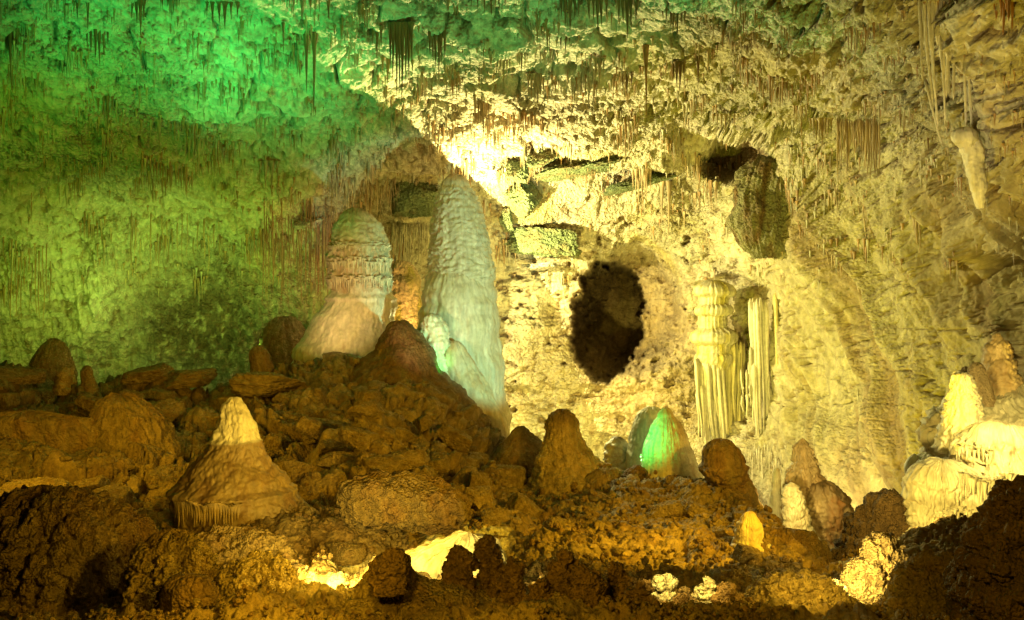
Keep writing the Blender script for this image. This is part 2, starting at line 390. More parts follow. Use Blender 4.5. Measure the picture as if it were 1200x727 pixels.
def d_flow(amp=.06, fold=.08, colA=PALE, colB=TAN, terr=None, seed=0, rib=9, top=None, topw=0, pop=0, popsz=.2, big=.0, bands=None, hi=None, zf=.35):
    """flowstone: vertical folds, scalloped terraces (list of (py0, py1, period_px, amp)), stain on the top"""
    def f(V, A, h, PYg, R):
        circ = np.stack([np.cos(A)*rib*.45, np.sin(A)*rib*.45, V[..., 2]*zf], -1)
        d_ = fold*fbm(circ, 4, seed+1, .6, mode=1)+amp*fbm(V*1.4, 4, seed+2)+amp*.7*fbm(V*6, 3, seed+3)
        if big: d_ = d_+big*fbm(V*.45, 3, seed+9)
        s = fbm(V*np.array([1.5, 1.5, .3]), 5, seed+4, .6)
        c = mix(colA, colB, ss(-.15, .4, s))
        c = mix(c, BROWN*1.3, ss(.3, .55, fbm(V*np.array([3, 3, .5]), 4, seed+5))*.4)
        for (p0, p1, per, am) in (terr or []):
            m = ss(p0-2, p0+2, PYg)*(1-ss(p1-2, p1+2, PYg))
            drip = fbm(np.stack([np.cos(A)*rib*1.6, np.sin(A)*rib*1.6, V[..., 2]*.4], -1), 3, seed+6, .6, mode=1)
            big_ = fbm(np.stack([np.cos(A)*2.2, np.sin(A)*2.2, V[..., 2]*.5], -1), 3, seed+7)
            ph = PYg/per+2.6*big_+.24*min(1, (per/15.)**2)*drip+.8*fbm(V*1.3, 3, seed+12)
            fr = ph-np.floor(ph)
            amp_m = am*per*K*V[..., 1].mean()*(.55+.9*np.clip(fbm(np.stack([np.cos(A)*3, np.sin(A)*3, V[..., 2]*1.2], -1), 2, seed+8)+.4, 0, 1))
            rg = popcorn(V*np.array([.75, .75, 1.5]), per*K*46*.9, seed)
            d_ = d_+m*(amp_m*(fr**1.4*(1-ss(.82, 1., fr))*.95)*(1+.35*drip)+rg*.5*am/.34*(per < 10))
            c = mix(c, TAN*.8, m*ss(.8, .9, fr)*.5)
        for (p0, p1, am) in (bands or []):
            d_ = d_+am*ss(p0, p1, PYg)*(1-ss(p1, p1+2.5, PYg))
        if pop:
            rag = fbm(V/popsz*.22, 3, seed+11, .6)
            d_ = d_+pop*(popcorn(V, popsz, seed)*1.2+popcorn(V, popsz*.5, seed+1)*1.3+popcorn(V, popsz*2.2, seed+2)*1.1+rag*popsz*1.6)
            d_ = d_-pop*popsz*1.0
            c = mix(c, BROWN*.7, ss(.2, .9, worley(V/popsz, seed))*.5*min(1, pop))
        if top is not None:
            c = mix(c, top, (1-ss(0, topw, PYg-PYg.min()+8*s))*.85)
        if hi is not None:
            c = mix(c, hi[0], ss(hi[1], hi[1]+4, PYg+4*s)*(1-ss(hi[2]-4, hi[2], PYg+4*s)))
        return d_, c
    return f

def body(name, label, cat, prof, Y, disp, mat, group=None, dr=1.0, step=1.2, parent=None, sm=3):
    V, F, c = lathe(prof, Y, disp, dr, step, sm=sm)
    if parent is not None: return link_mesh(name, V, F, mat, c, parent)
    base = V[-1].mean(0)
    o = link_mesh(name, V-base, F, mat, c); o.location = [float(v) for v in base]
    return tag(o, label, cat, group)

def lobes(name, label, cat, parts, base, group=None):
    """thing of several lathe parts: (part name, profile, Y, disp, material, dr)"""
    t = thing(name, label, cat, base, group)
    for (pn, prof, Y, dsp, mt, dr) in parts:
        body(pn, None, None, prof, Y, dsp, mt, dr=dr, parent=t)
    return t

def fringe(name, parent, pts, mat, col, rad, seed=0, loc=None):
    """row of hanging drips: pts = (x, y, z, length)"""
    r = np.random.RandomState(seed); VV = []; FF = []; n = 0; CC = []
    for (x, y, z, Lg) in pts:
        v, f = cone(Lg, rad*r.uniform(.7, 1.3), 7, 7, r.randint(999))
        VV.append(v+np.array([x, y, z])); FF.append(f+n); n += len(v)
        CC.append(np.broadcast_to(np.asarray(col)*r.uniform(.8, 1.15), v.shape))
    return link_mesh(name, np.concatenate(VV), np.concatenate(FF), mat, np.concatenate(CC), parent)

def cone(Lg, rad, nseg=8, nrow=10, seed=0, bend=.02, blunt=.12, sheet=1.0):
    r = np.random.RandomState(seed)
    t = np.linspace(0, 1, nrow); prof = rad*((1-t)**1.05*(1-blunt)+blunt)*(1+.14*np.sin(t*r.uniform(9, 16)+r.rand()*6)*(1-t)); prof[-1] = rad*.02
    prof *= 1+.8*np.exp(-t*9)
    th = np.linspace(0, 2*math.pi, nseg, endpoint=False); ph = r.rand()*6
    rr = prof[:, None]*(1+.14*np.cos(3*th+ph)[None])
    bx = bend*Lg*np.sin(t*3+ph)*t; by = bend*Lg*np.cos(t*2+ph)*t
    V = np.stack([rr*np.cos(th)*sheet+bx[:, None], rr*np.sin(th)+by[:, None], np.broadcast_to((-t*Lg)[:, None], rr.shape)], -1)
    return V.reshape(-1, 3), grid_faces(nrow, nseg, True)[:, ::-1]

GR = 'stalagmites rising from the cave floor'
# --- the giant dome
YD = 46.
dome = thing('stalagmite', 'tallest dome stalagmite, teal lit, its rounded brown tip touching the ceiling line', 'stalagmite', P(555, 500, YD), GR)
body('upper_column', None, None, [(205, 530, 538), (212, 520, 548), (220, 517, 550), (229, 514, 555), (243, 510, 561), (270, 507, 567), (300, 506, 573), (330, 503, 579), (370, 500, 583), (430, 505, 588), (520, 535, 597), (540, 540, 598)], YD+1.2,
     d_flow(.08, .07, CREAM, PALE, [(222, 330, 7, .34)], 50, 9, BROWN*1.15, 17), M_calc, parent=dome)
body('lower_drapery', None, None, [(311, 526, 534), (316, 514, 548), (324, 504, 560), (338, 497, 570), (365, 491, 580), (400, 490, 585), (440, 498, 589), (480, 520, 594), (510, 538, 598), (540, 548, 600)], YD+.6,
     d_flow(.035, .09, CREAM, PALE, None, 51, 12, BROWN*1.3, 5, big=.3, zf=.18), M_calc, parent=dome)
body('front_lobe', None, None, [(402, 526, 534), (408, 520, 544), (425, 514, 556), (450, 520, 572), (480, 535, 588), (510, 552, 596), (545, 560, 598)], YD-2.4,
     d_flow(.06, .07, PALE, TAN, None, 52, 10, big=.4), M_calc, parent=dome)
body('side_lobe', None, None, [(372, 500, 510), (382, 496, 518), (405, 494, 524), (420, 497, 519), (440, 508, 524), (465, 519, 529), (475, 522, 530)], YD-2.9,
     d_flow(.22, .2, CREAM, PALE, None, 53, 8, big=.25), M_calc, parent=dome)
# --- its left twin
YTw = 47.
twin = thing('stalagmite', 'second tallest dome stalagmite, scalloped with drip rings above a wide cream skirt', 'stalagmite', P(400, 430, YTw), GR)
body('upper_column', None, None, [(244, 412, 420), (250, 402, 432), (262, 394, 444), (285, 390, 452), (310, 389, 455), (330, 388, 456), (338, 390, 455), (345, 391, 456), (400, 388, 462), (440, 386, 465)], YTw,
     d_flow(.07, .05, PALE*.95, TAN*.9, [(262, 292, 6, .34), (290, 338, 15, .34)], 60, 14, BROWN*1.1, 16), M_calc, parent=twin)
body('lower_skirt', None, None, [(330, 400, 440), (336, 392, 455), (345, 388, 459), (365, 376, 462), (385, 364, 464), (405, 352, 470), (425, 345, 478), (450, 335, 490)], YTw+.1,
     d_flow(.08, .09, CREAM, PALE, None, 61, 7, bands=[(345, 352, .12)]), M_calc, parent=twin)
pts = []
for ring_py, lo, hi_, w in ((292, 391, 452, 12), (310, 389, 455, 22), (331, 388, 456, 20)):
    z = (363.5-ring_py)*K*YTw; c0 = ((lo+hi_)/2-600)*K*YTw; rr = (hi_-lo)/2*K*YTw+.14
    for a in np.linspace(math.pi*1.02, math.pi*1.98, 44):
        pts.append((c0+rr*math.cos(a), YTw+rr*math.sin(a), z+rng.uniform(.05, .35), rng.uniform(.35, 1.)*w*K*YTw*.9))
f_ = fringe('drip_fringe', twin, pts, M_drip, PALE, .085, 2)
# --- other stalagmites and mounds: one mesh each
body('rock_mound', 'dark pointed cone mound on the ridge between the two tall domes', 'mound',
     [(379, 467, 472), (384, 457, 480), (395, 446, 491), (410, 438, 501), (430, 424, 512), (450, 404, 530), (475, 380, 556), (500, 365, 575)], 41.5,
     d_flow(.12, .12, BROWN*.8, GROUND*.8, None, 70, 5, big=.5), M_rock, GR)
YS = ground_at(285, 612)[1]+1.2
sm = thing('stalagmite', 'golden cone stalagmite with pale cream tip and dripping skirt, low on the left slope', 'stalagmite', P(285, 605, YS), GR)
body('cone_body', None, None, [(466, 270, 276), (471, 264, 282), (485, 259, 291), (500, 256, 299), (517, 251, 303), (530, 240, 308), (545, 226, 319), (560, 213, 332), (575, 207, 343), (590, 205, 354), (602, 208, 362), (614, 215, 368), (640, 190, 380)], YS,
     d_flow(.05, .02, GROUND*.95, BROWN, None, 71, 6, bands=[(568, 578, .10), (513, 519, .05)], hi=(CREAM, 400, 520), pop=.3, popsz=.10), M_calc, dr=.8, parent=sm)
pts = []
for x in np.linspace(222, 300, 26):
    a = (x-285)/80.; yy = YS-.066*YS*math.sqrt(max(0., 1-a*a))
    pts.append(((x-600)*K*YS, yy, (363.5-576-2*math.sin(x*.2))*K*YS, rng.uniform(.018, .03)*YS))
fringe('drip_fringe', sm, pts, M_drip, TAN, .05, 5)
body('stalagmite', 'dark capped dome stalagmite on the ridge, right of the tallest dome', 'stalagmite',
     [(481, 655, 664), (485, 647, 671), (495, 643, 676), (508, 641, 678), (514, 637, 682), (530, 634, 692), (545, 630, 705), (562, 624, 722), (590, 610, 745)], 33,
     d_flow(.12, .09, TAN, GROUND*.9, None, 72, 5, BROWN*.8, 28, big=.25), M_rock, GR)
body('stalagmite', 'low dark knob stalagmite on the ridge beside the dark capped dome', 'stalagmite',
     [(500, 608, 612), (505, 603, 617), (515, 594, 630), (530, 580, 650), (550, 570, 660)], 36, d_flow(.08, .06, BROWN, GROUND*.8, None, 73, 5), M_rock, GR)
body('stalagmite', 'small grey ringed stalagmite behind the ridge, left of the green lit pair', 'stalagmite',
     [(512, 719, 729), (516, 714, 734), (525, 712, 736), (540, 711, 737), (556, 710, 739), (580, 708, 741)], 38,
     d_flow(.07, .05, np.array([.42, .42, .38]), PALE, [(520, 556, 7, .34)], 74, 9, DARK*1.6, 8, bands=None), M_calc, GR)
body('stalagmite', 'slim rounded stalagmite standing behind the bright green lit one', 'stalagmite',
     [(478, 757, 771), (483, 750, 778), (495, 744, 783), (515, 739, 788), (540, 735, 790), (560, 733, 795), (590, 730, 800)], 37,
     d_flow(.07, .08, PALE, TAN, None, 75, 7), M_calc, GR)
body('stalagmite', 'squat stalagmite lit bright green down its left flank, small knob on top', 'stalagmite',
     [(478, 776, 782), (482, 772, 787), (490, 772, 790), (497, 766, 797), (510, 761, 803), (530, 755, 810), (550, 751, 816), (562, 749, 823), (575, 745, 835), (600, 740, 850)], 33,
     d_flow(.06, .05, PALE, TAN, [(490, 575, 5, .15)], 76, 9), M_calc, GR)
dk = thing('stalagmite', 'dark helmet shaped stalagmite with a drip ring, right end of the ridge', 'stalagmite', P(860, 610, 29), GR)
body('domed_cap', None, None, [(515, 838, 850), (519, 830, 858), (528, 825, 865), (540, 823, 870), (550, 825, 872), (556, 829, 873), (561, 833, 872), (575, 840, 872)], 28.6,
     d_flow(.07, .06, BROWN*1.1, GROUND*.8, [(545, 562, 8, .34)], 77, 12), M_rock, parent=dk)
body('lower_flank', None, None, [(546, 838, 870), (556, 833, 874), (570, 826, 882), (590, 815, 891), (605, 800, 897), (622, 790, 900), (645, 780, 905)], 29,
     d_flow(.09, .12, BROWN*1.1, GROUND*.8, None, 78, 5, big=.2), M_rock, parent=dk)
body('stalagmite', 'short pale ivory stub at the foot of the dark helmet shaped stalagmite', 'stalagmite',
     [(600, 876, 881), (604, 871, 886), (610, 868, 889), (618, 866, 891), (632, 864, 894), (645, 855, 905), (660, 845, 920)], 21, d_flow(.05, .04, PALE*.9, TAN, [(612, 640, 8, .12)], 79, 9), M_calc, GR)
body('stalagmite', 'tall pointed totem stalagmite in the hollow, rings narrowing to a spike', 'stalagmite',
     [(515, 938, 942), (525, 937, 945), (545, 932, 951), (560, 927, 958), (580, 923, 963), (600, 921, 967), (625, 919, 972), (660, 912, 985)], 33,
     d_flow(.1, .1, TAN, BROWN*1.4, [(520, 640, 9, .34)], 80, 7), M_calc, GR)
body('stalagmite', 'thin pale finger stalagmite in the hollow, left of the totem one', 'stalagmite',
     [(549, 908, 912), (556, 906, 914), (575, 904, 915), (600, 901, 919), (620, 893, 925), (650, 885, 935)], 33.5, d_flow(.05, .04, PALE, TAN, None, 81, 7), M_calc, GR)
body('stalagmite', 'stepped pale green stalagmite just in front of the totem one', 'stalagmite',
     [(566, 925, 930), (574, 923, 934), (590, 922, 939), (610, 922, 944), (630, 919, 952), (660, 908, 975)], 31, d_flow(.05, .05, PALE, TAN, [(570, 640, 8, .34)], 82, 7), M_calc, GR)
body('flowstone', 'squat rusty flowstone lump with a dripping lip, right of the totem stalagmite', 'flowstone',
     [(566, 955, 962), (572, 948, 976), (590, 945, 990), (606, 948, 994), (612, 955, 992), (630, 965, 990), (660, 960, 995)], 32.5, d_flow(.15, .15, TAN, RUST, [(570, 630, 16, .34)], 83, 8, BROWN*.7, 26), M_calc)
body('stalagmite', 'dark green conical stalagmite at the far left end of the ridge', 'stalagmite',
     [(397, 61, 66), (400, 57, 70), (406, 50, 76), (418, 42, 81), (432, 38, 84), (450, 36, 86)], 47, d_flow(.12, .09, TAN*.8, BROWN*1.3, None, 84, 6), M_rock, GR)
body('stalagmite', 'stubby ringed post on the left ridge, paler of the two beside the green cone', 'stalagmite',
     [(430, 74, 80), (433, 70, 83), (442, 68, 84), (447, 69, 86), (462, 65, 90)], 39, d_flow(.06, .04, TAN, BROWN, [(430, 460, 7, .34)], 85, 7), M_rock, GR)
body('stalagmite', 'stubby brown post with ribbed foot on the left ridge', 'stalagmite',
     [(429, 99, 106), (432, 96, 108), (440, 96, 108), (448, 97, 111), (462, 95, 116)], 39, d_flow(.06, .06, GROUND, BROWN, None, 86, 9), M_rock, GR)
body('stalagmite', 'dark upright stump on the flat slab, left of the cream skirted dome', 'stalagmite',
     [(405, 297, 303), (408, 294, 310), (416, 293, 315), (430, 294, 318), (445, 293, 319)], 42, d_flow(.07, .06, GROUND*.8, BROWN, None, 87, 7), M_rock, GR)
body('stalagmite', 'dark bulb stalagmite standing in the niche behind the dark stump', 'stalagmite',
     [(372, 330, 338), (378, 318, 350), (392, 309, 359), (410, 306, 362), (430, 308, 364), (450, 306, 366)], 53, d_flow(.12, .15, TAN*.7, BROWN, None, 88, 7), M_rock, GR)
body('stalagmite', 'brown rounded column of rock standing in the gap behind the two tall domes', 'stalagmite',
     [(306, 466, 474), (314, 460, 484), (335, 456, 490), (370, 455, 492), (400, 452, 494), (440, 450, 496)], 54, d_flow(.2, .15, TAN, OCHRE*.6, None, 89, 7, big=.3), M_rock, GR)
# --- right hand flowstone mass and what stands on it
fm = thing('flowstone', 'brightly lit yellow white flowstone cascade of drapes on the right side', 'flowstone', P(1150, 660, 24))
body('cascade', None, None, [(450, 1140, 1230), (462, 1120, 1260), (480, 1108, 1300), (510, 1100, 1340), (540, 1094, 1360), (575, 1086, 1370), (610, 1078, 1380), (650, 1070, 1390), (700, 1060, 1400)], 27,
     d_flow(.15, .16, CREAM, PALE, [(480, 530, 26, .24), (530, 655, 22, .26)], 90, 26, big=.6), M_calc, dr=.6, parent=fm)
body('pinnacle', None, None, [(440, 1123, 1127), (446, 1120, 1132), (460, 1117, 1138), (480, 1113, 1144), (505, 1108, 1148), (530, 1102, 1152)], 25.2, d_flow(.08, .12, CREAM, PALE, [(440, 530, 14, .34)], 91, 9), M_calc, parent=fm)
body('shoulder', None, None, [(498, 1160, 1180), (504, 1142, 1210), (516, 1128, 1240), (540, 1116, 1270), (570, 1104, 1290), (610, 1092, 1300), (650, 1082, 1300)], 24.2, d_flow(.08, .05, CREAM, PALE, [(515, 645, 24, .26)], 92, 40, big=1.3, zf=.12), M_calc, dr=.7, parent=fm)
body('lower_apron', None, None, [(556, 1092, 1104), (562, 1086, 1122), (585, 1080, 1138), (610, 1074, 1148), (640, 1068, 1158), (680, 1062, 1165)], 23.6, d_flow(.12, .14, CREAM, PALE, [(560, 660, 18, .3)], 94, 22, big=1.1, zf=.2), M_calc, dr=.6, parent=fm)
for si, (x0, x1, y, yy, Lm) in enumerate(((1090, 1135, 575, 24.2, 24), (1125, 1200, 560, 22.3, 34), (1072, 1130, 632, 23.6, 18), (1100, 1180, 600, 22.9, 26), (1120, 1200, 525, 23.6, 20))):
    pts = []
    for x in np.arange(x0, x1, 1.7):
        pts.append(((x-600)*K*yy, yy+rng.uniform(-.1, .1), (363.5-y-4*math.sin(x*.11)-rng.uniform(-3, 3))*K*yy, rng.uniform(.4, 1)*Lm*K*yy))
    fringe('drip_fringe', fm, pts, M_drip, CREAM, .05, 8+si)
body('stalagmite', 'slender grey brown spire on top of the bright flowstone at the right', 'stalagmite',
     [(391, 1166, 1170), (397, 1163, 1174), (415, 1159, 1180), (435, 1157, 1186), (452, 1158, 1190), (470, 1150, 1196)], 27, d_flow(.05, .05, TAN*1.2, BROWN*1.4, [(400, 452, 9, .34)], 93, 7), M_calc, GR)
body('stalagmite', 'short rounded brown stalagmite left of the slender grey spire', 'stalagmite',
     [(426, 1140, 1146), (430, 1137, 1152), (445, 1135, 1157), (460, 1132, 1162), (475, 1130, 1166)], 26.5, d_flow(.05, .05, TAN, BROWN, None, 94, 7), M_rock, GR)
body('stalagmite', 'knobbly brown stump behind the flowstone pinnacle, left of the short rounded one', 'stalagmite',
     [(430, 1128, 1132), (434, 1125, 1136), (450, 1124, 1140), (475, 1122, 1144)], 27.6, d_flow(.07, .05, TAN, BROWN, None, 95, 7), M_rock, GR)
# --- popcorn crusted mounds of the foreground
GP_ = 'popcorn crusted mounds of the lower slope'
def pop_mound(label, prof, Y, size=.14, amp=1., col=(GROUND*.9, BROWN), seed=0, dr=1., big=.55, cat='mound', name='popcorn_mound', step=1.1):
    return body(name, label, cat, prof, Y, d_flow(.06, .03, col[0], col[1], None, seed, 5, pop=amp, popsz=size, big=big), M_pop, GP_, dr, step)
pop_mound('big black brown knobbly rock filling the lower right corner', [(570, 1192, 1212), (576, 1178, 1232), (592, 1166, 1260), (615, 1156, 1285), (650, 1148, 1300), (690, 1138, 1320), (727, 1128, 1330), (790, 1118, 1350)], 10.5, .085, 1., (BROWN*.75, DARK*1.1), 101, .8)
pop_mound('dark knobbly hump in front of the hollow wall, left of the bright cascade', [(580, 1040, 1052), (588, 1022, 1066), (605, 1004, 1075), (625, 990, 1085), (645, 980, 1092), (670, 972, 1100), (700, 965, 1110)], 25, .16, 1., (BROWN*.8, DARK), 102)
pop_mound('gold tinted knobbly ridge running up to the right, below the dark hump', [(632, 1042, 1052), (640, 1030, 1058), (655, 1012, 1064), (675, 1000, 1066), (700, 985, 1070), (727, 965, 1075), (780, 950, 1080)], 13, .08, 1., (TAN, GROUND), 103, .7)
pop_mound('smooth dark foreground slope with a gold streak, right of the gold ridge', [(645, 1085, 1100), (655, 1070, 1130), (680, 1050, 1150), (705, 1030, 1160), (740, 1005, 1170), (790, 990, 1180)], 11.8, .12, .35, (GROUND*.8, BROWN), 104, .8)
pop_mound('knobbly gold nodule heap at the bottom, right of centre', [(676, 925, 940), (683, 905, 962), (700, 890, 985), (727, 878, 1005), (780, 865, 1020)], 12, .08, 1., (TAN, GROUND), 105, .8)
pop_mound('rounded dark hummock in the hollow at the foot of the totem stalagmite', [(628, 918, 932), (634, 908, 948), (650, 900, 960), (680, 890, 968)], 24, .25, .6, (GROUND*.8, BROWN), 106)
pop_mound('smooth topped golden mound at the bottom, left of centre', [(658, 448, 460), (666, 440, 478), (678, 428, 498), (690, 413, 522), (700, 400, 545), (714, 385, 572), (727, 374, 592), (790, 350, 615)], 12.2, .12, .22, (GROUND*1.15, BROWN*1.2), 107, .7)
pop_mound('dark knobbly bump on the left shoulder of the smooth golden mound', [(653, 450, 462), (657, 445, 472), (666, 443, 478), (690, 442, 480)], 11.6, .07, .9, (BROWN, DARK*1.3), 108)
pop_mound('low dark dome of knobbly rock at the bottom, far left of centre', [(640, 185, 215), (646, 170, 235), (662, 160, 248), (690, 152, 262), (727, 150, 280), (790, 145, 290)], 12.6, .085, 1., (GROUND*.9, BROWN), 109, .8)
pop_mound('smooth dark boulder under the knobbly dome at the bottom left', [(678, 205, 225), (684, 190, 240), (700, 180, 252), (727, 172, 262), (780, 168, 270)], 11.4, .1, .1, (BROWN, DARK*1.5), 110, .8)
pop_mound('broad knobbly shelf along the bottom left edge', [(588, 30, 60), (596, -10, 110), (612, -60, 150), (640, -80, 165), (680, -90, 170), (727, -90, 160), (790, -90, 165)], 14.5, .10, 1., (GROUND*1.05, BROWN), 111, .45)
pop_mound('knobbly golden heap left of the bright pool of light', [(655, 295, 315), (662, 275, 335), (680, 262, 350), (700, 258, 362), (740, 250, 375), (790, 245, 380)], 12.4, .08, 1., (TAN, GROUND), 112, .8)
pop_mound('tangled golden knob mass below the golden cone stalagmite', [(620, 255, 290), (626, 235, 318), (636, 225, 335), (650, 225, 345), (675, 230, 350)], 17, .11, .9, (GROUND*1.1, BROWN*1.1), 113, .7)
pop_mound('long popcorn crusted boulder above the bright recess', [(562, 425, 470), (566, 410, 510), (575, 402, 532), (590, 398, 548), (604, 405, 552), (614, 425, 545), (624, 455, 520)], 19, .11, .7, (GROUND*.75, BROWN), 114, .6)
body('flowstone', 'blazing white gold flowstone wall of the recess behind the knobbly pillars', 'flowstone', [(628, 540, 562), (634, 522, 578), (644, 498, 586), (655, 480, 590), (668, 476, 594), (690, 480, 600), (720, 480, 605)], 15.6,
     d_flow(.08, .08, CREAM, PALE, None, 116, 7, big=.3, pop=.3, popsz=.12), M_calc, None, .35)
GK = 'knobbly popcorn pillars standing in the foreground'
def pillar(label, cx, top, base, w, Y, seed, col=(BROWN*1.2, BROWN*.8), lean=0):
    n = 9; pr = []
    r = np.random.RandomState(seed)
    for k in range(n):
        t = k/(n-1); ww = w*(.35+.65*min(1, t*2.2)**.6)*(1+.18*r.uniform(-1, 1)); c_ = cx+lean*(1-t)+r.uniform(-1, 1)*w*.12
        pr.append((top+(base-top)*t, c_-ww/2, c_+ww/2))
    return body('popcorn_stalagmite', label, 'stalagmite', pr, Y, d_flow(.03, .02, col[0], col[1], None, seed, 5, pop=.9, popsz=.07), M_pop, GK, 1., 1.)
pillar('squat dark knobbly stalagmite silhouetted in the bright recess', 538, 644, 696, 27, 12.6, 120)
pillar('slim dark knobbly stalagmite at the right edge of the bright recess', 575, 632, 700, 24, 12.8, 121, lean=-3)
pillar('thin dark knobbly pillar second right of the bright recess', 600, 656, 735, 26, 12.2, 122)
pillar('dark knobbly pillar beneath the small glowing niche', 632, 682, 745, 34, 11.8, 123)
pillar('tall black knobbly pillar in the bottom centre', 662, 650, 745, 34, 12.0, 124)
pillar('tall knobbly pillar right of the black one in the bottom centre', 690, 668, 745, 36, 11.6, 125)
pillar('leaning knobbly pillar between the bottom centre and the lit nodule', 722, 664, 745, 30, 12.0, 126, lean=4)
pillar('low knobbly stump left of the glowing nodule', 752, 680, 745, 26, 11.4, 127)
pillar('cream glowing nodule pillar, left one of the two lit ones at the bottom', 780, 676, 704, 15, 11.7, 128, (CREAM, PALE))
pillar('cream glowing nodule pillar, right one of the two lit ones at the bottom', 829, 681, 720, 14, 11.7, 129, (CREAM, PALE))
pillar('dark knobbly mound pillar at the foot of the left glowing nodule', 795, 702, 750, 40, 11.5, 130)
pillar('dark knobbly mound pillar between the right glowing nodule and the gold heap', 850, 686, 750, 30, 11.6, 131)
pillar('small dark bushy knob beside the bright green lit stalagmite', 745, 548, 580, 26, 32, 132, (BROWN, DARK))
pillar('tiny dark knob at the foot of the bright green lit stalagmite', 782, 565, 580, 13, 31, 133, (BROWN, DARK))

# ------------------------------------------------------------ boulders
def boulder_mesh(seed, n=46, mat=M_rock, col=GROUND, flat=1.):
    r = np.random.RandomState(seed)
    u = np.linspace(-1, 1, n); A_, B_ = np.meshgrid(u, u)
    A_ = np.tan(A_*math.pi/4); B_ = np.tan(B_*math.pi/4); O_ = np.ones_like(A_)
    VV = []; FF = []; k = 0
    for (a, b, c) in ((A_, B_, O_), (-A_, B_, -O_)): 
        for perm_ in ((0, 1, 2), (2, 0, 1), (1, 2, 0)):
            q = np.stack([(a, b, c)[i] for i in perm_], -1).reshape(-1, 3)
            VV.append(q); f = grid_faces(n, n)+k
            FF.append(f); k += n*n
    D = np.concatenate(VV); D /= np.linalg.norm(D, axis=1)[:, None]
    pl = r.normal(size=(10, 3)); pl /= np.linalg.norm(pl, axis=1)[:, None]
    off = r.uniform(.55, .9, 10)
    pl = np.concatenate([pl, [[0, 0, 1], [0, 0, -1]]]); off = np.append(off, [.6, .6])
    dt = D @ pl.T
    cand = np.where(dt > .05, off/np.clip(dt, .05, None), 9)
    ks = 45.; rad = -np.log(np.exp(-ks*cand).sum(1))/ks
    rad = np.minimum(rad, 1.15)
    V = D*rad[:, None]
    V += D*(fbm(V*1.7+seed, 4, seed)*.10+fbm(V*5+seed, 4, seed+1, .6, mode=2)*.06-ss(.5, .7, fbm(V*2.5+seed, 3, seed+2, mode=1))*.05)[:, None]
    c = mix(col, BROWN, ss(-.1, .4, fbm(V*2+seed, 4, seed+3))*.7); c = mix(c, TAN, ss(.1, .5, fbm(V*3+seed, 4, seed+4))*.6)
    V[:, 2] *= flat
    return V, np.concatenate(FF), c
protos = []
for s in range(9):
    V, F, c = boulder_mesh(200+s)
    o = link_mesh('boulder', V, F, M_rock, c); protos.append(o.data); bpy.data.objects.remove(o)
def boulder(px, py, w, h, label, k, rot=0, tilt=0, group='boulders of the left slope', fwd=.0, dY=0, mat=None):
    g = ground_at(px, py+h*.3); Y = g[1]+dY
    o = bpy.data.objects.new('boulder', protos[k % 9]); C.objects.link(o)
    p = P(px, py, Y); o.location = [float(v) for v in p]
    o.scale = (w*.5*K*Y, (w*.35+h*.2)*K*Y*1.0, h*.62*K*Y)
    o.rotation_euler = (math.radians(rot*.1), math.radians(tilt), math.radians((k*37) % 50-25))
    return tag(o, label, 'boulder', group)
ORD8 = ['first', 'second', 'third', 'fourth', 'fifth', 'sixth', 'seventh', 'eighth']
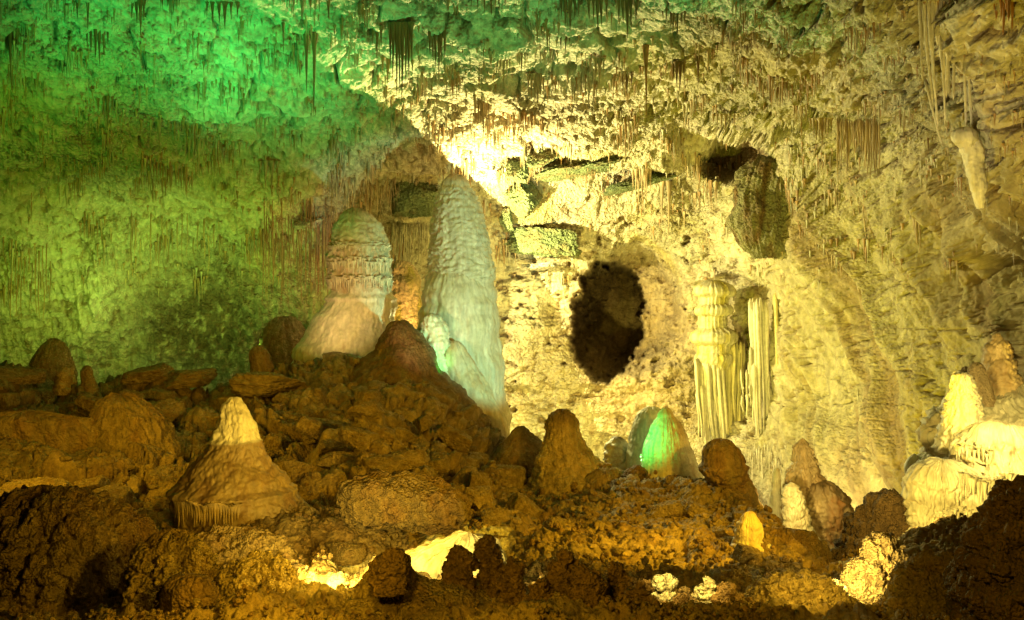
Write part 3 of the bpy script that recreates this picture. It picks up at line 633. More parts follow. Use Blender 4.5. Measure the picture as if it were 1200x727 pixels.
BL = [(404, 648, 44, 26, 'pale rounded stone just above the left pool of light', 5, 6),
 (32, 468, 56, 30, 'rugged squat boulder by the left edge above a long dark crack', 0, 0),
 (75, 477, 17, 15, 'small square block right of the rugged squat boulder', 1, 0),
 (8, 470, 22, 24, 'half hidden boulder cut by the left edge', 2, 0),
 (20, 440, 60, 24, 'smooth low boulder capping the ridge at the left edge', 3, 4),
 (172, 440, 62, 26, 'dark wedge boulder on the ridge rising to a sharp right corner', 4, -12),
 (216, 444, 66, 26, 'dark long boulder on the ridge left of the flat slab', 5, -4),
 (308, 450, 112, 38, 'broad flat topped slab below the cream skirted dome', 6, 1),
 (182, 463, 44, 20, 'cracked brown block under the wedge boulder', 7, 8),
 (186, 487, 54, 40, 'tan boulder left of the largest pale boulder', 8, -20),
 (236, 500, 64, 46, 'largest pale boulder, left of the golden cone tip', 0, 5),
 (206, 514, 28, 30, 'dark narrow block wedged between the two tan boulders', 1, 30),
 (228, 528, 36, 16, 'low flat stone under the largest pale boulder', 2, 0),
 (152, 470, 26, 30, 'grey brown standing block above the dripping mound', 3, 20),
 (318, 522, 26, 34, 'brown upright block touching the right side of the cone tip', 4, 20),
 (374, 503, 58, 30, 'pale crested boulder with a ribbed front, mid slope', 5, 8),
 (335, 552, 60, 40, 'large brown boulder at the right flank of the golden cone', 6, -10),
 (395, 540, 46, 30, 'knobbed boulder over a black gap, mid slope', 7, 12),
 (352, 470, 50, 26, 'angular rock right of the flat slab', 8, -15),
 (340, 492, 40, 20, 'low rubble block between the slab and the crested boulder', 0, 9),
 (430, 480, 42, 22, 'weathered block at the left foot of the dark cone mound', 1, -9),
 (420, 515, 50, 26, 'square brown boulder in the middle of the slope', 2, 14),
 (445, 545, 48, 26, 'flat brown stone above the long crusted boulder', 3, 3),
 (528, 514, 62, 34, 'tilted rectangular slab with a black shadow gap beneath it', 4, 28),
 (494, 497, 22, 20, 'small block leaning on the tilted slab', 5, -30),
 (470, 510, 38, 24, 'rounded block left of the tilted slab', 6, 10),
 (505, 548, 40, 24, 'brown block below the tilted slab', 7, -10),
 (560, 540, 40, 24, 'low boulder right of the tilted slab', 8, 10),
 (590, 560, 50, 34, 'rough boulder left of the dark capped dome', 0, 0),
 (560, 585, 56, 36, 'bulging boulder over the black hole in mid slope', 1, 12),
 (615, 600, 44, 34, 'dark boulder right of the black hole', 2, 40),
 (40, 575, 70, 32, 'shadowed boulder under the smooth slab at the left edge', 3, 0),
 (130, 585, 56, 34, 'crumbly boulder left of the golden cone base', 4, 10),
 (180, 560, 46, 30, 'dark rounded boulder left of the golden cone flank', 5, -6),
 (815, 600, 48, 28, 'mossy looking boulder left of the dark helmet stalagmite', 6, 25),
 (775, 600, 44, 26, 'brown block below the bright green lit stalagmite', 7, -12),
 (875, 650, 50, 26, 'low boulder in front of the ivory stub', 8, 18)]
for i, (px, py, w, h, lab, k, tl) in enumerate(BL): boulder(px, py, w, h, lab, k, tilt=tl)
for row, (y0, phrase) in enumerate(((468, 'just below the ridge line'), (500, 'across the upper slope'), (532, 'across the middle slope'), (572, 'above the popcorn crust'))):
    for k in range(8):
        px = 40+k*78+row*23+rng.uniform(-14, 14); py = y0+max(0, px-430)*(.45 if row < 2 else .2)+rng.uniform(-6, 6); w = rng.uniform(26, 52)
        if 205 < px < 345 and py > 505: px = 380+rng.uniform(-20, 20)+k*9
        boulder(px, py, w, w*rng.uniform(.5, .8), ORD8[k]+' brown block from left in the row '+phrase, rng.randint(9), tilt=rng.uniform(-25, 25), dY=-.4)
body('flowstone', 'smooth brown flowstone mound with dripping edge at the left slope', 'flowstone', [(468, 135, 145), (474, 122, 160), (490, 112, 176), (510, 108, 190), (530, 106, 200), (545, 110, 202), (575, 100, 215)], 31,
     d_flow(.12, .18, GROUND*.9, BROWN*1.2, [(490, 560, 24, .2)], 140, 12, big=.3), M_rock)
body('flowstone', 'wide smooth brown slab face beneath the long crack at the left edge', 'flowstone', [(484, -30, 60), (487, -50, 105), (500, -60, 118), (530, -60, 125), (560, -70, 130), (590, -70, 140)], 30,
     d_flow(.08, .12, GROUND*.9, BROWN*1.3, None, 141, 8, big=.3), M_rock, dr=.25)
# knobs of cave popcorn crusting the lower slope and the mounds
def knob(seed):
    r = np.random.RandomState(seed); u = np.linspace(0, math.pi, 7); a = np.linspace(0, 2*math.pi, 9)[:-1]
    U_, A2 = np.meshgrid(u, a, indexing='ij')
    D = np.stack([np.sin(U_)*np.cos(A2), np.sin(U_)*np.sin(A2), np.cos(U_)], -1).reshape(-1, 3)
    return D*(1+.28*fbm(D*1.6+seed*3.1, 2, seed))[:, None], grid_faces(7, 8, True)[:, ::-1]
kn = [knob(q) for q in range(12)]
pm_ = (popm[_m] > .25) & (_gx > -30) & (_gx < 1230) & (fbm(_gv*.9, 3, 61) > -.12)
cand = np.where(pm_)[0]; wts = 1/_gv[cand, 1]**1.2; wts /= wts.sum()
KV, KF, KC = [], [], []; kk = 0
def put_knob(p, s):
    global kk
    v, f = kn[rng.randint(12)]; KV.append(v*s*rng.uniform(.75, 1.2, 3)+p); KF.append(f+kk); kk += len(v)
    KC.append(np.broadcast_to(mix(GROUND*.9, BROWN*1.1, np.array([rng.rand()]))[0]*rng.uniform(.8, 1.15), v.shape))
for j in rng.choice(cand, 2600, p=wts):
    p0 = _gv[j]; sz = p0[1]*rng.uniform(.0022, .0048)
    for q in range(rng.randint(2, 6)): put_knob(p0+rng.normal(size=3)*sz*.9+np.array([0, 0, sz*.4]), sz*rng.uniform(.5, 1.))
tag(link_mesh('cave_popcorn', np.concatenate(KV), np.concatenate(KF), M_pop, np.concatenate(KC)), 'countless brown popcorn knobs crusting the lower slope', 'cave popcorn', kind='stuff')
# loose rubble: countless small stones over the slope
V0, F0, c0 = boulder_mesh(230, n=5)
VV, FF, CC = [], [], []; k = 0
idx = rng.choice(len(_gv), 2600, p=None)
for j in idx:
    p = _gv[j]
    if not (-40 < _gx[j] < 1180) : continue
    s = rng.uniform(.0025, .0075)*p[1]*(1 if p[1] > 15 else .6)
    a = rng.rand()*6.28; ca, sa = math.cos(a), math.sin(a)
    v = V0*np.array([s*rng.uniform(.8, 1.5), s, s*rng.uniform(.5, .9)]); v = np.stack([v[:, 0]*ca-v[:, 1]*sa, v[:, 0]*sa+v[:, 1]*ca, v[:, 2]], -1)
    VV.append(v+p); FF.append(F0+k); k += len(v); CC.append(c0*rng.uniform(.6, 1.25))
tag(link_mesh('rubble', np.concatenate(VV), np.concatenate(FF), M_rock, np.concatenate(CC)), 'loose brown rubble strewn over the boulder slope', 'rubble', kind='stuff')

# ------------------------------------------------------------ things on the back wall
def wallpt(px, py, fwd=0): 
    p = shell_at(px, py); return P(px, py, p[1]-fwd)
pn = body('rock_pendant', 'dark bulbous hanging rock with pale streaks, right of the round opening', 'rock',
     [(188, 886, 912), (193, 876, 922), (204, 866, 931), (225, 859, 937), (250, 856, 939), (272, 859, 935), (286, 867, 927), (295, 878, 915), (300, 888, 905)], shell_at(897, 240)[1]-1.7,
     d_flow(.15, .25, np.array([.26, .24, .13]), BROWN*.8, None, 150, 12, big=.7, zf=.15), M_wall, dr=.6)
GREEN_LIT = np.array([.17, .21, .10])  # green lamp light put into the colour of the ledge rocks
GL = 'rock ledges on the back wall'
def ledge_rock(px, py, w, h, label, seed, tilt=0, col=PALE, dpt=.8, fw=1.0):
    V, F, c = boulder_mesh(seed, n=60, col=col)
    Y = shell_at(px, py)[1]-fw
    V = V+(V/np.linalg.norm(V, axis=1)[:, None])*(fbm(V*3, 4, seed, .6, mode=2)*.16)[:, None]
    a = math.radians(tilt); sx, sz = w*.5*K*Y, h*.75*K*Y
    V = V*np.array([sx, max(sx, sz)*dpt, sz]); V = np.stack([V[:, 0]*math.cos(a)-V[:, 2]*math.sin(a), V[:, 1], V[:, 0]*math.sin(a)+V[:, 2]*math.cos(a)], -1)
    s = fbm(V*.8, 4, seed+5)
    c = mix(col if col is CREAM else GREEN_LIT, BROWN, ss(-.1, .4, s)*.6)
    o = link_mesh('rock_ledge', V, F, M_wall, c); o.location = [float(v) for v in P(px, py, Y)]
    return tag(o, label, 'rock ledge', GL)
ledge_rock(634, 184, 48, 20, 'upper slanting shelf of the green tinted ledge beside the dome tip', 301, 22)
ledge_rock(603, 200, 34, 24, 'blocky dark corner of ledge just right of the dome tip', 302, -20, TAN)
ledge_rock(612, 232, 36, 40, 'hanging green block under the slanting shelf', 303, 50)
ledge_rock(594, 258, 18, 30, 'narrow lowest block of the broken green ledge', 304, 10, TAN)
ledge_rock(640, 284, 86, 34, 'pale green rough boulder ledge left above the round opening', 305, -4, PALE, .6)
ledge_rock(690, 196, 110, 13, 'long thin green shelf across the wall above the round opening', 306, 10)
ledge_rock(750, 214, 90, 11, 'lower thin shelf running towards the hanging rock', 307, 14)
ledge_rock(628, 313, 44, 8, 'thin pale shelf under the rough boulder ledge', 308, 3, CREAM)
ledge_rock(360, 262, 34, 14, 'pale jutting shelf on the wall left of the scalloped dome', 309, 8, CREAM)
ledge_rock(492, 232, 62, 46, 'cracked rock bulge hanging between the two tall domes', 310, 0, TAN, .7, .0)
# columns right of the opening
YC = shell_at(860, 420)[1]-1.0
col_ = thing('column', 'fluted stone column with mushroom collars right of the round opening', 'column', P(840, 530, YC))
body('collared_shaft', None, None, [(330, 826, 842), (338, 815, 857), (344, 814, 859), (347, 820, 852), (358, 821, 850), (362, 816, 857), (367, 817, 856), (369, 822, 850), (386, 821, 850), (392, 812, 862), (399, 812, 863), (403, 820, 856), (414, 821, 855), (418, 817, 859), (424, 817, 858), (440, 822, 850), (480, 828, 844), (520, 832, 842)], YC,
     d_flow(.10, .2, PALE, OCHRE*.9, None, 160, 26, zf=.06), M_calc, parent=col_, sm=1, step=1.)
def strands(name, label, cat, specs, col, mat=M_drip, group=None, rad=.06, seed=0, loc=None, taper=.6):
    """long hanging straws: (px_top, py_top, px_bot, py_bot, Y)"""
    r = np.random.RandomState(seed); VV, FF, CC = [], [], []; k = 0
    for (x0, y0, x1, y1, Y) in specs:
        nrow = max(8, int((y1-y0)/5)); t = np.linspace(0, 1, nrow)
        x = x0+(x1-x0)*t+np.sin(t*r.uniform(3, 8)+r.rand()*6)*1.2*t; y = y0+(y1-y0)*t
        if Y is None:
            Yw = np.array([shell_at(a_, b_)[1] for a_, b_ in zip(x, y)]); Yw = np.convolve(np.pad(Yw, 3, mode='edge'), np.ones(7)/7, 'valid')-.16
        else: Yw = Y+.35*(1-ss(0, .1, t))
        c = P(x, y, Yw+np.sin(t*4+r.rand()*6)*.04)
        rr = rad*r.uniform(.6, 1.3)*(1-taper*t)*(1+.15*np.sin(t*25*r.rand()+r.rand()*6)); rr *= .25+.75*ss(0, .07, t); rr[-1] = .004
        th = np.linspace(0, 2*math.pi, 7, endpoint=False)
        V = c[:, None, :]+np.stack([np.cos(th)[None]*rr[:, None], np.sin(th)[None]*rr[:, None], 0*rr[:, None]+0*th[None]], -1)
        VV.append(V.reshape(-1, 3)); FF.append(grid_faces(nrow, 7, True)[:, ::-1]+k); k += nrow*7
        cc = np.asarray(col)*r.uniform(.7, 1.2); CC.append(np.broadcast_to(cc, (nrow*7, 3)))
    V = np.concatenate(VV); base = V[np.argmax(V[:, 2])]
    o = link_mesh(name, V-base, np.concatenate(FF), mat, np.concatenate(CC)); o.location = [float(v) for v in base]
    return tag(o, label, cat, group)
GD = 'draperies of long straws'
def region(x0, x1, y0, y1, n, seed, slant=0, var=.4, top=4, Y=None, fw=.4, shape=None):
    r = np.random.RandomState(seed); out = []
    for k in range(n):
        x = x0+(x1-x0)*(k+.5)/n+r.uniform(-1, 1); 
        yb = y0+(y1-y0)*(1-var*r.rand())
        if shape is not None: yb = y0+(yb-y0)*shape((x-x0)/(x1-x0))
        yt = y0+r.uniform(-top, top)
        YY = Y if Y else None if Y == 0 else min(shell_at(x, yt)[1], shell_at(x+slant*.5, (yt+yb)/2)[1])-fw
        out.append((x, yt, x+slant*(yb-yt)/(y1-y0), yb, None if YY is None else YY+r.uniform(-.25, .25)))
    return out
strands('drapery', 'two toned rusty curtain of straws hanging under the ledge, upper right', 'drapery', region(981, 1031, 141, 228, 52, 1, 0, .6, 3, shape=lambda t: .55+.45*abs(2*t-1)), TAN*.95, group=GD, rad=.05, seed=1)
YR = min(shell_at(1110, 20)[1], shell_at(1110, 60)[1], shell_at(1120, 130)[1])-.9
strands('drapery', 'long pale hanging straws at the top right corner', 'drapery',
        [(1076, -20, 1082, 95, YR), (1081, -20, 1092, 120, YR), (1086, -20, 1098, 150, YR), (1083, 92, 1105, 172, YR), (1091, -20, 1096, 105, YR), (1096, -20, 1108, 140, YR), (1101, -20, 1106, 90, YR), (1107, -20, 1113, 110, YR),
         (1112, -20, 1110, 115, YR), (1118, -20, 1119, 100, YR), (1124, -20, 1116, 118, YR), (1128, -20, 1131, 150, YR), (1131, -20, 1138, 156, YR), (1135, -20, 1134, 90, YR), (1139, -20, 1136, 66, YR), (1094, -20, 1090, 60, YR), (1104, -20, 1101, 70, YR)]
        + region(1075, 1145, -20, 70, 26, 2, 4, .5, 3, YR+.2), CREAM*1.1, group=GD, rad=.06, seed=2, taper=.35)
strands('drapery', 'brown straws fringing the far top right corner', 'drapery', region(1140, 1186, -20, 46, 18, 3, 2, .7, 3), RUST*1.2, group=GD, rad=.06, seed=3)
YW1 = min(shell_at(912, 345)[1], shell_at(912, 440)[1])
def fluted(label, x0, x1, y0, y1, n, seed, Y, col, rad, slant=0, var=.4, shape=None, top=3, parent=None, name='drapery'):
    sp = region(x0, x1, y0, y1, n, seed, slant, var, top, Y, shape=shape)+region(x0, x1, y0+(y1-y0)*.3, y1, n//2, seed+50, slant*.6, var, (y1-y0)*.12, (Y+.12) if Y else Y, shape=shape)
    return strands(name, label, 'drapery', sp, col, group=GD, rad=rad, seed=seed, taper=.55)
fluted('narrow yellow fluted drape on the wall right of the column', 906, 919, 340, 470, 9, 4, YW1-.3, PALE*np.array([1, .95, .6]), .13, 4, .3)
fluted('pale ribbed drape directly right of the collared column', 879, 897, 352, 530, 13, 5, YW1-.3, CREAM*.95, .15, 6, .5)
fluted('long white fluted curtain falling from the collars of the column', 814, 846, 420, 528, 24, 6, YC-.9, PALE*1.05, .17, 8, .35)
fluted('yellow fluted curtain on the right side of the column', 842, 872, 402, 530, 22, 7, YC-.5, PALE*np.array([1.1, 1.05, .7]), .15, -2, .6)
fluted('short broken fringe over the lower wall right of the ribbed drape', 868, 905, 440, 500, 16, 12, YW1-.2, PALE, .10, 2, .8, top=16)
fluted('family of slanting pale ribs on the upper right wall', 925, 985, 250, 400, 34, 21, 0, PALE*.9, .09, 26, .8, top=50)
fluted('family of slanting brown ribs in the middle of the right wall', 985, 1060, 250, 400, 30, 22, 0, TAN, .09, 24, .8, top=55)
fluted('long ribs running down the lower right wall beside the orange drape', 940, 1010, 410, 520, 26, 23, 0, PALE*.8, .08, 18, .8, top=40)
fluted('dense ribs low on the right wall above the dark hump', 1005, 1050, 470, 590, 26, 24, 0, TAN*1.1, .08, 6, .8, top=30)
strands('drapery', 'thin orange drape low on the right wall', 'drapery', region(979, 988, 422, 500, 8, 7, 1, .3, 3), TAN*1.2, group=GD, rad=.06, seed=7)
strands('drapery', 'long pale straws fanning down the lower right wall', 'drapery', region(1003, 1040, 458, 590, 22, 8, 3, .75, 30), PALE*.9, group=GD, rad=.04, seed=8)
strands('drapery', 'slanting brown straws on the right wall under the rusty curtain', 'drapery', region(925, 1055, 240, 330, 34, 9, 12, .8, 34), TAN, group=GD, rad=.04, seed=9)
strands('drapery', 'brown drape hanging at the right wall left of the white dripstone', 'drapery', region(1058, 1076, 238, 310, 9, 10, 3, .5, 3), TAN*.8, group=GD, rad=.07, seed=10)
strands('drapery', 'ragged brown straws hanging left of the scalloped dome', 'drapery', region(308, 388, 262, 362, 70, 11, 0, .8, 34), RUST*.7+.05, group=GD, rad=.04, seed=11)
strands('drapery', 'pale and green straws hanging over the scalloped dome', 'drapery', region(384, 470, 214, 268, 50, 12, 0, .8, 8), TAN*.8, group=GD, rad=.045, seed=12)
strands('drapery', 'straight tan straw curtain in the gap between the two tall domes', 'drapery', region(458, 504, 262, 320, 46, 13, 0, .8, 2, fw=.1), PALE*.9, group=GD, rad=.045, seed=13)
strands('drapery', 'dark straws on the far left wall above the green cone', 'drapery', region(5, 60, 300, 380, 24, 14, 0, .8, 30), BROWN*1.5, group=GD, rad=.04, seed=14)
strands('drapery', 'short pale drips around the arch of the left wall', 'drapery', region(150, 260, 262, 330, 18, 15, 0, .8, 16), TAN, group=GD, rad=.06, seed=15)
strands('drapery', 'white hot drips over the lit floor behind the hollow stalagmites', 'drapery', region(872, 928, 530, 585, 36, 16, 0, .8, 12), CREAM, group=GD, rad=.05, seed=16)
# the white hanging dripstone at the right
YW = YR-.2
wd = thing('stalactite', 'thick white carrot shaped dripstone hanging at the right below the long straws', 'stalactite', P(1133, 155, YW))
body('shaft', None, None, [(158, 1128, 1136), (164, 1122, 1146), (175, 1127, 1150), (190, 1131, 1152), (210, 1136, 1154), (226, 1140, 1154), (236, 1144, 1152), (244, 1147, 1150)], YW, d_flow(.09, .06, CREAM*1.15, CREAM, None, 170, 10, big=.1, zf=.2), M_calc, parent=wd)
body('ragged_collar', None, None, [(150, 1125, 1132), (153, 1120, 1137), (160, 1118, 1142), (167, 1121, 1140), (172, 1128, 1138)], YW-.1, d_flow(.08, .12, CREAM, PALE, None, 171, 10), M_calc, parent=wd)

# ------------------------------------------------------------ stalactites of the ceiling: clusters counted from the left
CL = [(12, 27, 16, 3, 72, 'hanging by the far top left corner', 1), (97, -6, 12, 2, 40, 'at the top edge near the left corner', 1), (114, 24, 24, 6, 52, 'of the broad dark bunch in the upper left', 1),
 (162, -4, 14, 4, 46, 'of the top edge bunch right of the broad dark one', 1), (124, 106, 16, 4, 42, 'of the dark bunch on the left green ceiling', 1), (165, 90, 10, 2, 17, 'of the tiny pair in the upper left', 1),
 (260, 4, 36, 6, 30, 'of the row under the green top edge', 1), (332, 28, 4, 1, 36, 'thin one left of the long spike on the green ceiling', 1), (364, 42, 10, 2, 92, 'of the long spikes at the edge of the green light', 1),
 (380, -4, 10, 2, 28, 'at the top edge above the light boundary', 1), (230, 160, 26, 6, 44, 'of the brown bunch in the middle of the green ceiling', 0), (277, 168, 22, 4, 18, 'of the short bunch right of the brown bunch', 0),
 (240, 120, 14, 3, 22, 'of the little bunch above the brown bunch', 0), (305, 130, 20, 5, 34, 'of the bunch beneath the dark green crack', 0), (315, 190, 20, 4, 34, 'of the tan bunch left above the scalloped dome', 0),
 (206, 186, 14, 3, 28, 'of the small bunch on the olive ceiling', 0), (182, 142, 10, 2, 32, 'of the pair left of the brown bunch', 0), (74, 216, 8, 2, 30, 'of the pale pair on the far left wall', 2), (155, 256, 6, 1, 42, 'single pale spike above the left arch', 2),
 (442, 32, 10, 3, 36, 'of the dark bunch left of the biggest cluster', 1), (470, 28, 24, 8, 100, 'of the biggest dark cluster at the top', 1), (512, 32, 18, 6, 62, 'of the second dark cluster at the top', 1), (455, 68, 12, 3, 30, 'of the rusty bunch left below the biggest cluster', 3),
 (565, 60, 12, 4, 26, 'of the first small bunch in the bright ceiling row', 0), (590, 57, 14, 5, 44, 'of the second bunch in the bright ceiling row', 0), (612, 55, 12, 5, 34, 'of the third bunch in the bright ceiling row', 0), (636, 63, 18, 4, 15, 'of the short last bunch in the bright ceiling row', 0),
 (628, 88, 18, 6, 40, 'of the wedge bunch below the bright ceiling row', 0), (565, 115, 16, 6, 48, 'of the wedge bunch above the tallest dome tip', 0), (602, 150, 10, 3, 20, 'of the tiny bunch right above the dome tip', 0),
 (599, 32, 8, 2, 16, 'of the tiny pair high in the centre', 1), (622, 22, 12, 3, 16, 'of the tiny trio high in the centre', 1), (572, -6, 40, 6, 24, 'at the top edge above the centre', 1), (668, -4, 20, 5, 40, 'of the top edge bunch right of centre', 1), (700, -4, 20, 5, 44, 'of the next bunch along the top edge right of centre', 1),
 (757, 55, 7, 1, 84, 'long rust brown spike hanging alone above the round opening', 3), (735, -4, 20, 5, 50, 'of the bunch above the rust brown spike', 1), (792, -4, 30, 8, 50, 'of the wide top edge bunch past the rust brown spike', 1), (795, 74, 12, 4, 34, 'of the bunch right of the rust brown spike', 1),
 (735, 88, 10, 3, 24, 'of the bunch left of the rust brown spike', 1), (730, 150, 30, 8, 36, 'of the green row over the long thin shelf', 0), (668, 164, 18, 6, 28, 'of the pale bunch at the end of the slanting shelf', 2), (752, 198, 20, 7, 48, 'of the green bunch above the opening', 0), (780, 214, 7, 2, 62, 'of the slender pair right above the opening', 0),
 (818, 68, 6, 1, 36, 'dark stub alone in the upper right centre', 1), (873, 48, 16, 4, 16, 'of the dark tuft upper right of centre', 1), (903, 95, 7, 1, 26, 'small dark tooth above the hanging rock', 1), (962, 140, 24, 8, 32, 'of the fringe left of the rusty curtain', 0),
 (1060, 126, 20, 5, 34, 'of the fringe right of the rusty curtain', 0), (1088, 150, 26, 7, 26, 'of the dark fringe left of the white dripstone', 1), (930, -4, 40, 7, 26, 'at the top edge left of the long straws', 1), (860, -4, 30, 6, 24, 'at the top edge right of the wide bunch', 1), (200, -4, 20, 4, 20, 'at the top edge in the green left', 1),
 (850, 135, 30, 7, 20, 'of the short fringe over the dark alcove', 0), (660, 40, 14, 4, 22, 'of the small dark bunch right of the tiny trio', 1), (700, 70, 16, 4, 30, 'of the mossy bunch left of the rust brown spike', 0)]
ORD = ['first', 'second', 'third', 'fourth', 'fifth', 'sixth', 'seventh', 'eighth']
colS = [TAN*.8, BROWN*.9, PALE, RUST*1.1]
scones = []
for s in range(14):
    v, f = cone(1., .055, 9, 16, s, .015, .10)
    v = v+0; me_o = []
    for ci, cc in enumerate(colS):
        col_v = mix(cc, cc*.6, ss(-.2, .3, fbm(v*np.array([20, 20, 4])+s, 3, s)))
        o = link_mesh('stalactite', v, f, M_drip, col_v); me_o.append(o.data); bpy.data.objects.remove(o)
    scones.append(me_o)
for (cx, cyy, w, n, ml, phrase, ci) in CL:
    for k in range(n):
        x = cx if n == 1 else cx-w/2+w*k/(n-1)+rng.uniform(-.6, .6)
        ctr = 1-abs((k-(n-1)/2)/max(1, n/2))*.75
        Lp = ml*(1. if n == 1 else (.35+.65*ctr*rng.uniform(.55, 1.05)))
        if n > 1 and k == n//2: Lp = ml
        p = shell_at(x, cyy+rng.uniform(-2, 2)); Yd = p[1]-.15
        p = P(x, cyy, Yd)
        o = bpy.data.objects.new('stalactite', scones[rng.randint(14)][ci]); C.objects.link(o)
        o.location = [float(v) for v in p]; Lm = Lp*K*Yd
        rx = (.055 if n > 1 else .06)
        wd_ = max(2.2, min(5.0, w/n*1.5, Lp*.17))*K*Yd if n > 1 else max(2.2, min(5., w*.6))*K*Yd
        if n == 1 and w > 6: wd_ = 5.0*K*Yd
        o.scale = (wd_*.5/.055*1.0, wd_*.5/.055, Lm*1.03+.05)
        o.location.z += .05; o.rotation_euler.z = rng.rand()*6
        lab = ('stalactite, '+phrase) if n == 1 else (ORD[k]+' stalactite from left '+phrase)
        tag(o, lab, 'stalactite', 'stalactites of the cave ceiling')
# thousands of tiny drips
cand_i = np.where((gy > -20) & (gy < 330))[0]; cand_j = np.where((gx > -20) & (gx < 1220))[0]
VV, FF, CC = [], [], []; k = 0; cnt = 0
stn = fbm(np.stack([PX/34, PY/34, 0*PX+9], -1), 3, 90)
while cnt < 5200:
    i = rng.choice(cand_i); j = rng.choice(cand_j); x, y = gx[j], gy[i]
    dens = .07+3.2*max(0, stn[i, j]-.08)
    if y > 230: dens *= .25 if x > 480 else .7
    if rng.rand() > dens: continue
    if 675 < x < 800 and y > 280: continue
    p = S[i, j].astype(float); L_ = rng.uniform(4, 12)*(1+5*max(0, stn[i, j]-.08))*K*p[1]
    v, f = cone(L_, rng.uniform(.5, 1.5)*K*p[1], 4, 4, cnt, .0)
    d_ = rng.uniform(.05, .2)
    VV.append(v+p+np.array([0, -d_, .08])); FF.append(f+k); k += len(v); cnt += 1
    cc = (BROWN*1.5, TAN*.9, PALE*.75)[rng.randint(3)]*rng.uniform(.8, 1.2)
    CC.append(np.broadcast_to(cc, v.shape))
tag(link_mesh('tiny_dripstone', np.concatenate(VV), np.concatenate(FF), M_drip, np.concatenate(CC)), 'countless tiny brown drips fringing the cave ceiling', 'dripstone', kind='stuff')

# ------------------------------------------------------------ unseen lamps: some tucked behind rocks, others added in mid-air
_ga = G.reshape(-1, 3)[::3]
def lift(p):
    d2 = (_ga[:, 0]-p[0])**2+(_ga[:, 1]-p[1])**2
    m = d2 < (.03*p[1])**2
    if m.any(): p = np.array([p[0], p[1], max(p[2], _ga[m, 2].max()+.35)])
    return p
def lamp(px, py, Y, tx, ty, tY, col, power, size=60, blend=.6, rad=.15, name='unseen_lamp'):
    l = bpy.data.lights.new(name, 'SPOT'); l.color = col; l.energy = power; l.shadow_soft_size = rad
    l.spot_size = math.radians(size); l.spot_blend = blend
    o = bpy.data.objects.new(name, l); C.objects.link(o)
    from mathutils import Vector
    a = Vector(lift(P(px, py, Y))); b = Vector(P(tx, ty, tY)); o.location = a
    o.rotation_euler = (b-a).to_track_quat('-Z', 'Y').to_euler(); return o
def bulb(px, py, Y, col, power, rad=.1):
    l = bpy.data.lights.new('unseen_bulb', 'POINT'); l.color = col; l.energy = power; l.shadow_soft_size = rad
    o = bpy.data.objects.new('unseen_bulb', l); C.objects.link(o); o.location = lift(P(px, py, Y)).tolist(); return o
GREEN = (.02, 1., .10); LGREEN = (.32, 1., .22); OLIVE = (.55, .85, .04); WARM = (1., .78, .34); GOLD = (1., .58, .02); YEL = (1., .78, .08); TEAL = (.45, 1., .62); TEAL2 = (.62, 1., .72)
#LIGHTS
lamp(150, 430, 30, 200, 20, 37, (.02, 1., .16), 10500, 66, 1)
lamp(330, 440, 36, 345, 90, 44, (.02, 1., .20), 9000, 64, 1)                       # green on the left ceiling
lamp(60, 405, 32, 110, 150, 44, (.14, 1., .05), 4200, 100, 1)
lamp(150, 437, 50, 150, 290, 60, (.60, 1., .15), 2500, 125, 1)                # yellow green left wall
lamp(290, 437, 52, 280, 270, 61, (.45, 1., .10), 3000, 125, 1)
lamp(20, 430, 48, 30, 330, 56, (.5, 1., .06), 1200, 125, 1)
# hard edged warm floods behind the tallest dome: their cone edges imitate the dome's shadow on the ceiling
from mathutils import Vector
P1 = Vector(P(286, 0, 37.5)); P2 = Vector(P(541, 196, 55))
for q, pw in ((Vector(P(548, 400, 57)), 3500), (Vector(P(565, 290, 53)), 22000)):
    nrm = (P1-q).cross(P2-q).normalized()
    if nrm.dot(Vector(P(700, 100, 47))-q) < 0: nrm = -nrm
    l = bpy.data.lights.new('hard_edge_flood', 'SPOT'); l.color = (1., .88, .33); l.energy = pw; l.spot_size = math.radians(179); l.spot_blend = .0; l.shadow_soft_size = .06
    o = bpy.data.objects.new('hard_edge_flood', l); C.objects.link(o); o.location = q; o.rotation_euler = nrm.to_track_quat('-Z', 'Y').to_euler()
lamp(760, 560, 36, 760, 30, 42, (.16, 1., .24), 42000, 84, 1)
lamp(620, 560, 30, 600, -20, 37, (.10, 1., .24), 9000, 60, 1)               # green wash, middle ceiling
lamp(800, 560, 36, 860, 240, 56, (.80, 1., .03), 5000, 100, 1)                        # yellow green on the centre right wall
lamp(660, 520, 48, 670, 400, 62, (1., .84, .16), 14000, 140, 1)                      # warm around the opening
lamp(480, 440, 50, 480, 330, 60, (1., .62, .16), 4500, 100, 1)                # tan gap between the domes
lamp(350, 405, 37, 405, 340, 47, (1., .66, .28), 2600, 50, .9)                # cream left flank of the twin
lamp(770, 500, 30, 570, 350, 46, (.42, 1., .64), 12000, 40, .4)                         # teal right side of the dome
lamp(480, 440, 36, 530, 330, 46, (1., .60, .34), 900, 60, .8)
lamp(600, 530, 34, 446, 300, 47, (.2, 1., .25), 1500, 26, .9)
lamp(518, 440, 41, 512, 410, 44, GREEN, 160, 60, .8)
lamp(1040, 590, 33, 1010, 330, 48, (1., .82, .02), 2600, 100, 1)             # right wall
lamp(1080, 560, 22, 1120, 90, 30, (1., .76, .02), 3800, 90, 1)                # right ceiling
lamp(1150, 300, 20, 1135, 200, 29, (1., .80, .42), 1500, 34, .8)
lamp(1060, 620, 19, 1150, 545, 25, (1., .74, .14), 2300, 100, 1)
lamp(1200, 470, 21, 1170, 520, 26, (1., .78, .2), 1500, 120, 1)
lamp(1040, 320, 20, 1110, 60, 30, (1., .80, .30), 2200, 36, 1)                 # bright cascade
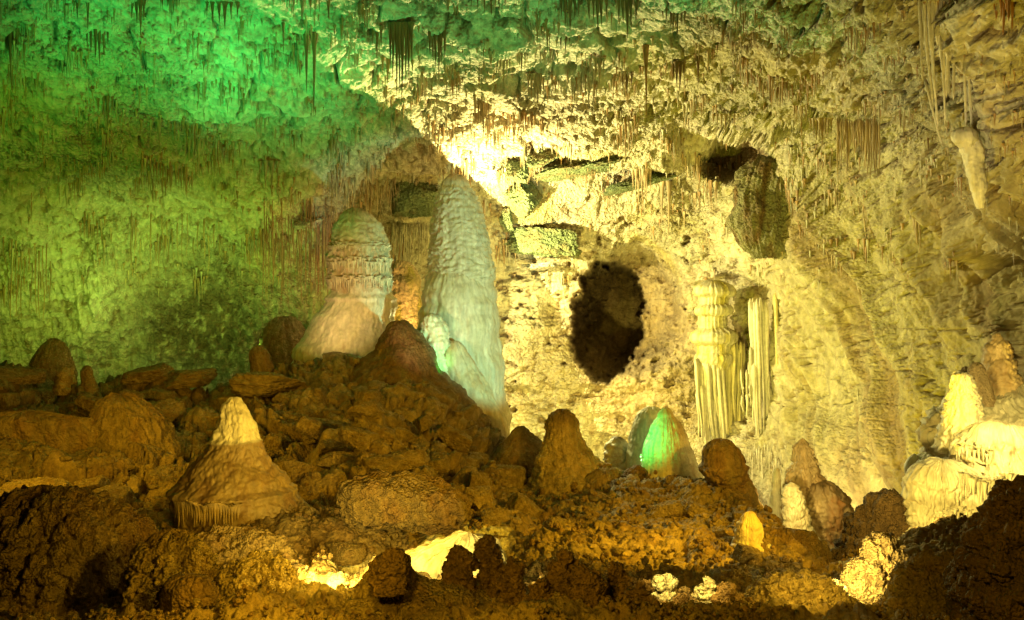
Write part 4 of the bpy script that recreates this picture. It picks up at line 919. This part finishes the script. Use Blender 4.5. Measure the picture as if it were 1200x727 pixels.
lamp(915, 640, 28, 900, 540, 40, (1., .76, .2), 900, 120, 1)
lamp(905, 600, 37, 898, 550, 46, (1., .80, .26), 7000, 130, 1)               # lit floor of the hollow
lamp(706, 505, 31.2, 770, 515, 33, (.02, 1., .14), 1000, 56, 1)
lamp(690, 480, 28, 770, 510, 36, (.25, 1., .3), 900, 26, 1)                # bright green flank
# golden light on the slope, mostly from unseen lamps added in mid-air
lamp(1130, 440, 15, 500, 520, 34, GOLD, 8000, 100, 1)
lamp(1100, 300, 14, 420, 520, 34, GOLD, 2600, 90, 1)
lamp(40, 380, 22, 420, 500, 38, GOLD, 2000, 80, 1)
lamp(420, 620, 12, 300, 690, 13.5, (1., .66, .04), 200, 110, 1)
lamp(-60, 400, 19, 200, 520, 32, GOLD, 2400, 120, 1)
bulb(718, 400, 71, (1., .75, .2), 30, .2)  # added bulb, faintly brightens the inside of the opening
lamp(330, 430, 12, 380, 520, 32, (1., .52, .02), 500, 120, 1)
lamp(560, 600, 13, 280, 540, 22, (1., .60, .03), 1300, 70, 1)
lamp(440, 540, 17, 275, 490, 22, (1., .70, .14), 420, 26, .5)
lamp(420, 560, 9, 120, 640, 14, GOLD, 900, 110, 1)
lamp(530, 700, 13.4, 538, 655, 15.4, (1., .74, .14), 420, 130, 1)              # bright recess
lamp(385, 700, 13.4, 405, 672, 16, (1., .74, .12), 1500, 110, 1)
bulb(626, 655, 13.6, (1., .75, .15), 25)
lamp(770, 640, 11, 780, 690, 11.8, (1., .75, .15), 160, 44, .6)
lamp(820, 645, 11, 829, 695, 11.8, (1., .75, .15), 160, 44, .6)
lamp(990, 690, 11.8, 1006, 668, 18, (1., .75, .15), 600, 80, .7)
lamp(960, 640, 10.5, 900, 705, 13, (1., .66, .05), 200, 100, 1)
lamp(300, 560, 7, 500, 700, 12, GOLD, 420, 110, 1)
lamp(560, 560, 8, 720, 690, 12, GOLD, 260, 90, 1)
lamp(1000, 440, 7, 1120, 670, 11, GOLD, 330, 100, 1)

# ------------------------------------------------------------ world, camera, render
w = bpy.data.worlds.new('World'); bpy.context.scene.world = w; w.use_nodes = True
w.node_tree.nodes['Background'].inputs[0].default_value = (1., .62, .12, 1)
w.node_tree.nodes['Background'].inputs[1].default_value = .008
cam = bpy.data.cameras.new('camera'); co = bpy.data.objects.new('camera', cam); C.objects.link(co)
cam.lens = 30; cam.sensor_width = 36; cam.clip_end = 500; cam.clip_start = .05
co.location = (0, 0, 0); co.rotation_euler = (math.radians(90), 0, 0)
sc = bpy.context.scene; sc.camera = co
sc.view_settings.view_transform = 'Standard'; sc.view_settings.look = 'None'; sc.view_settings.exposure = 0; sc.view_settings.gamma = 1
sc.render.engine = 'CYCLES'; sc.cycles.use_denoising = True; sc.cycles.max_bounces = 4; sc.cycles.diffuse_bounces = 3; sc.cycles.glossy_bounces = 2
sc.cycles.sample_clamp_indirect = 5
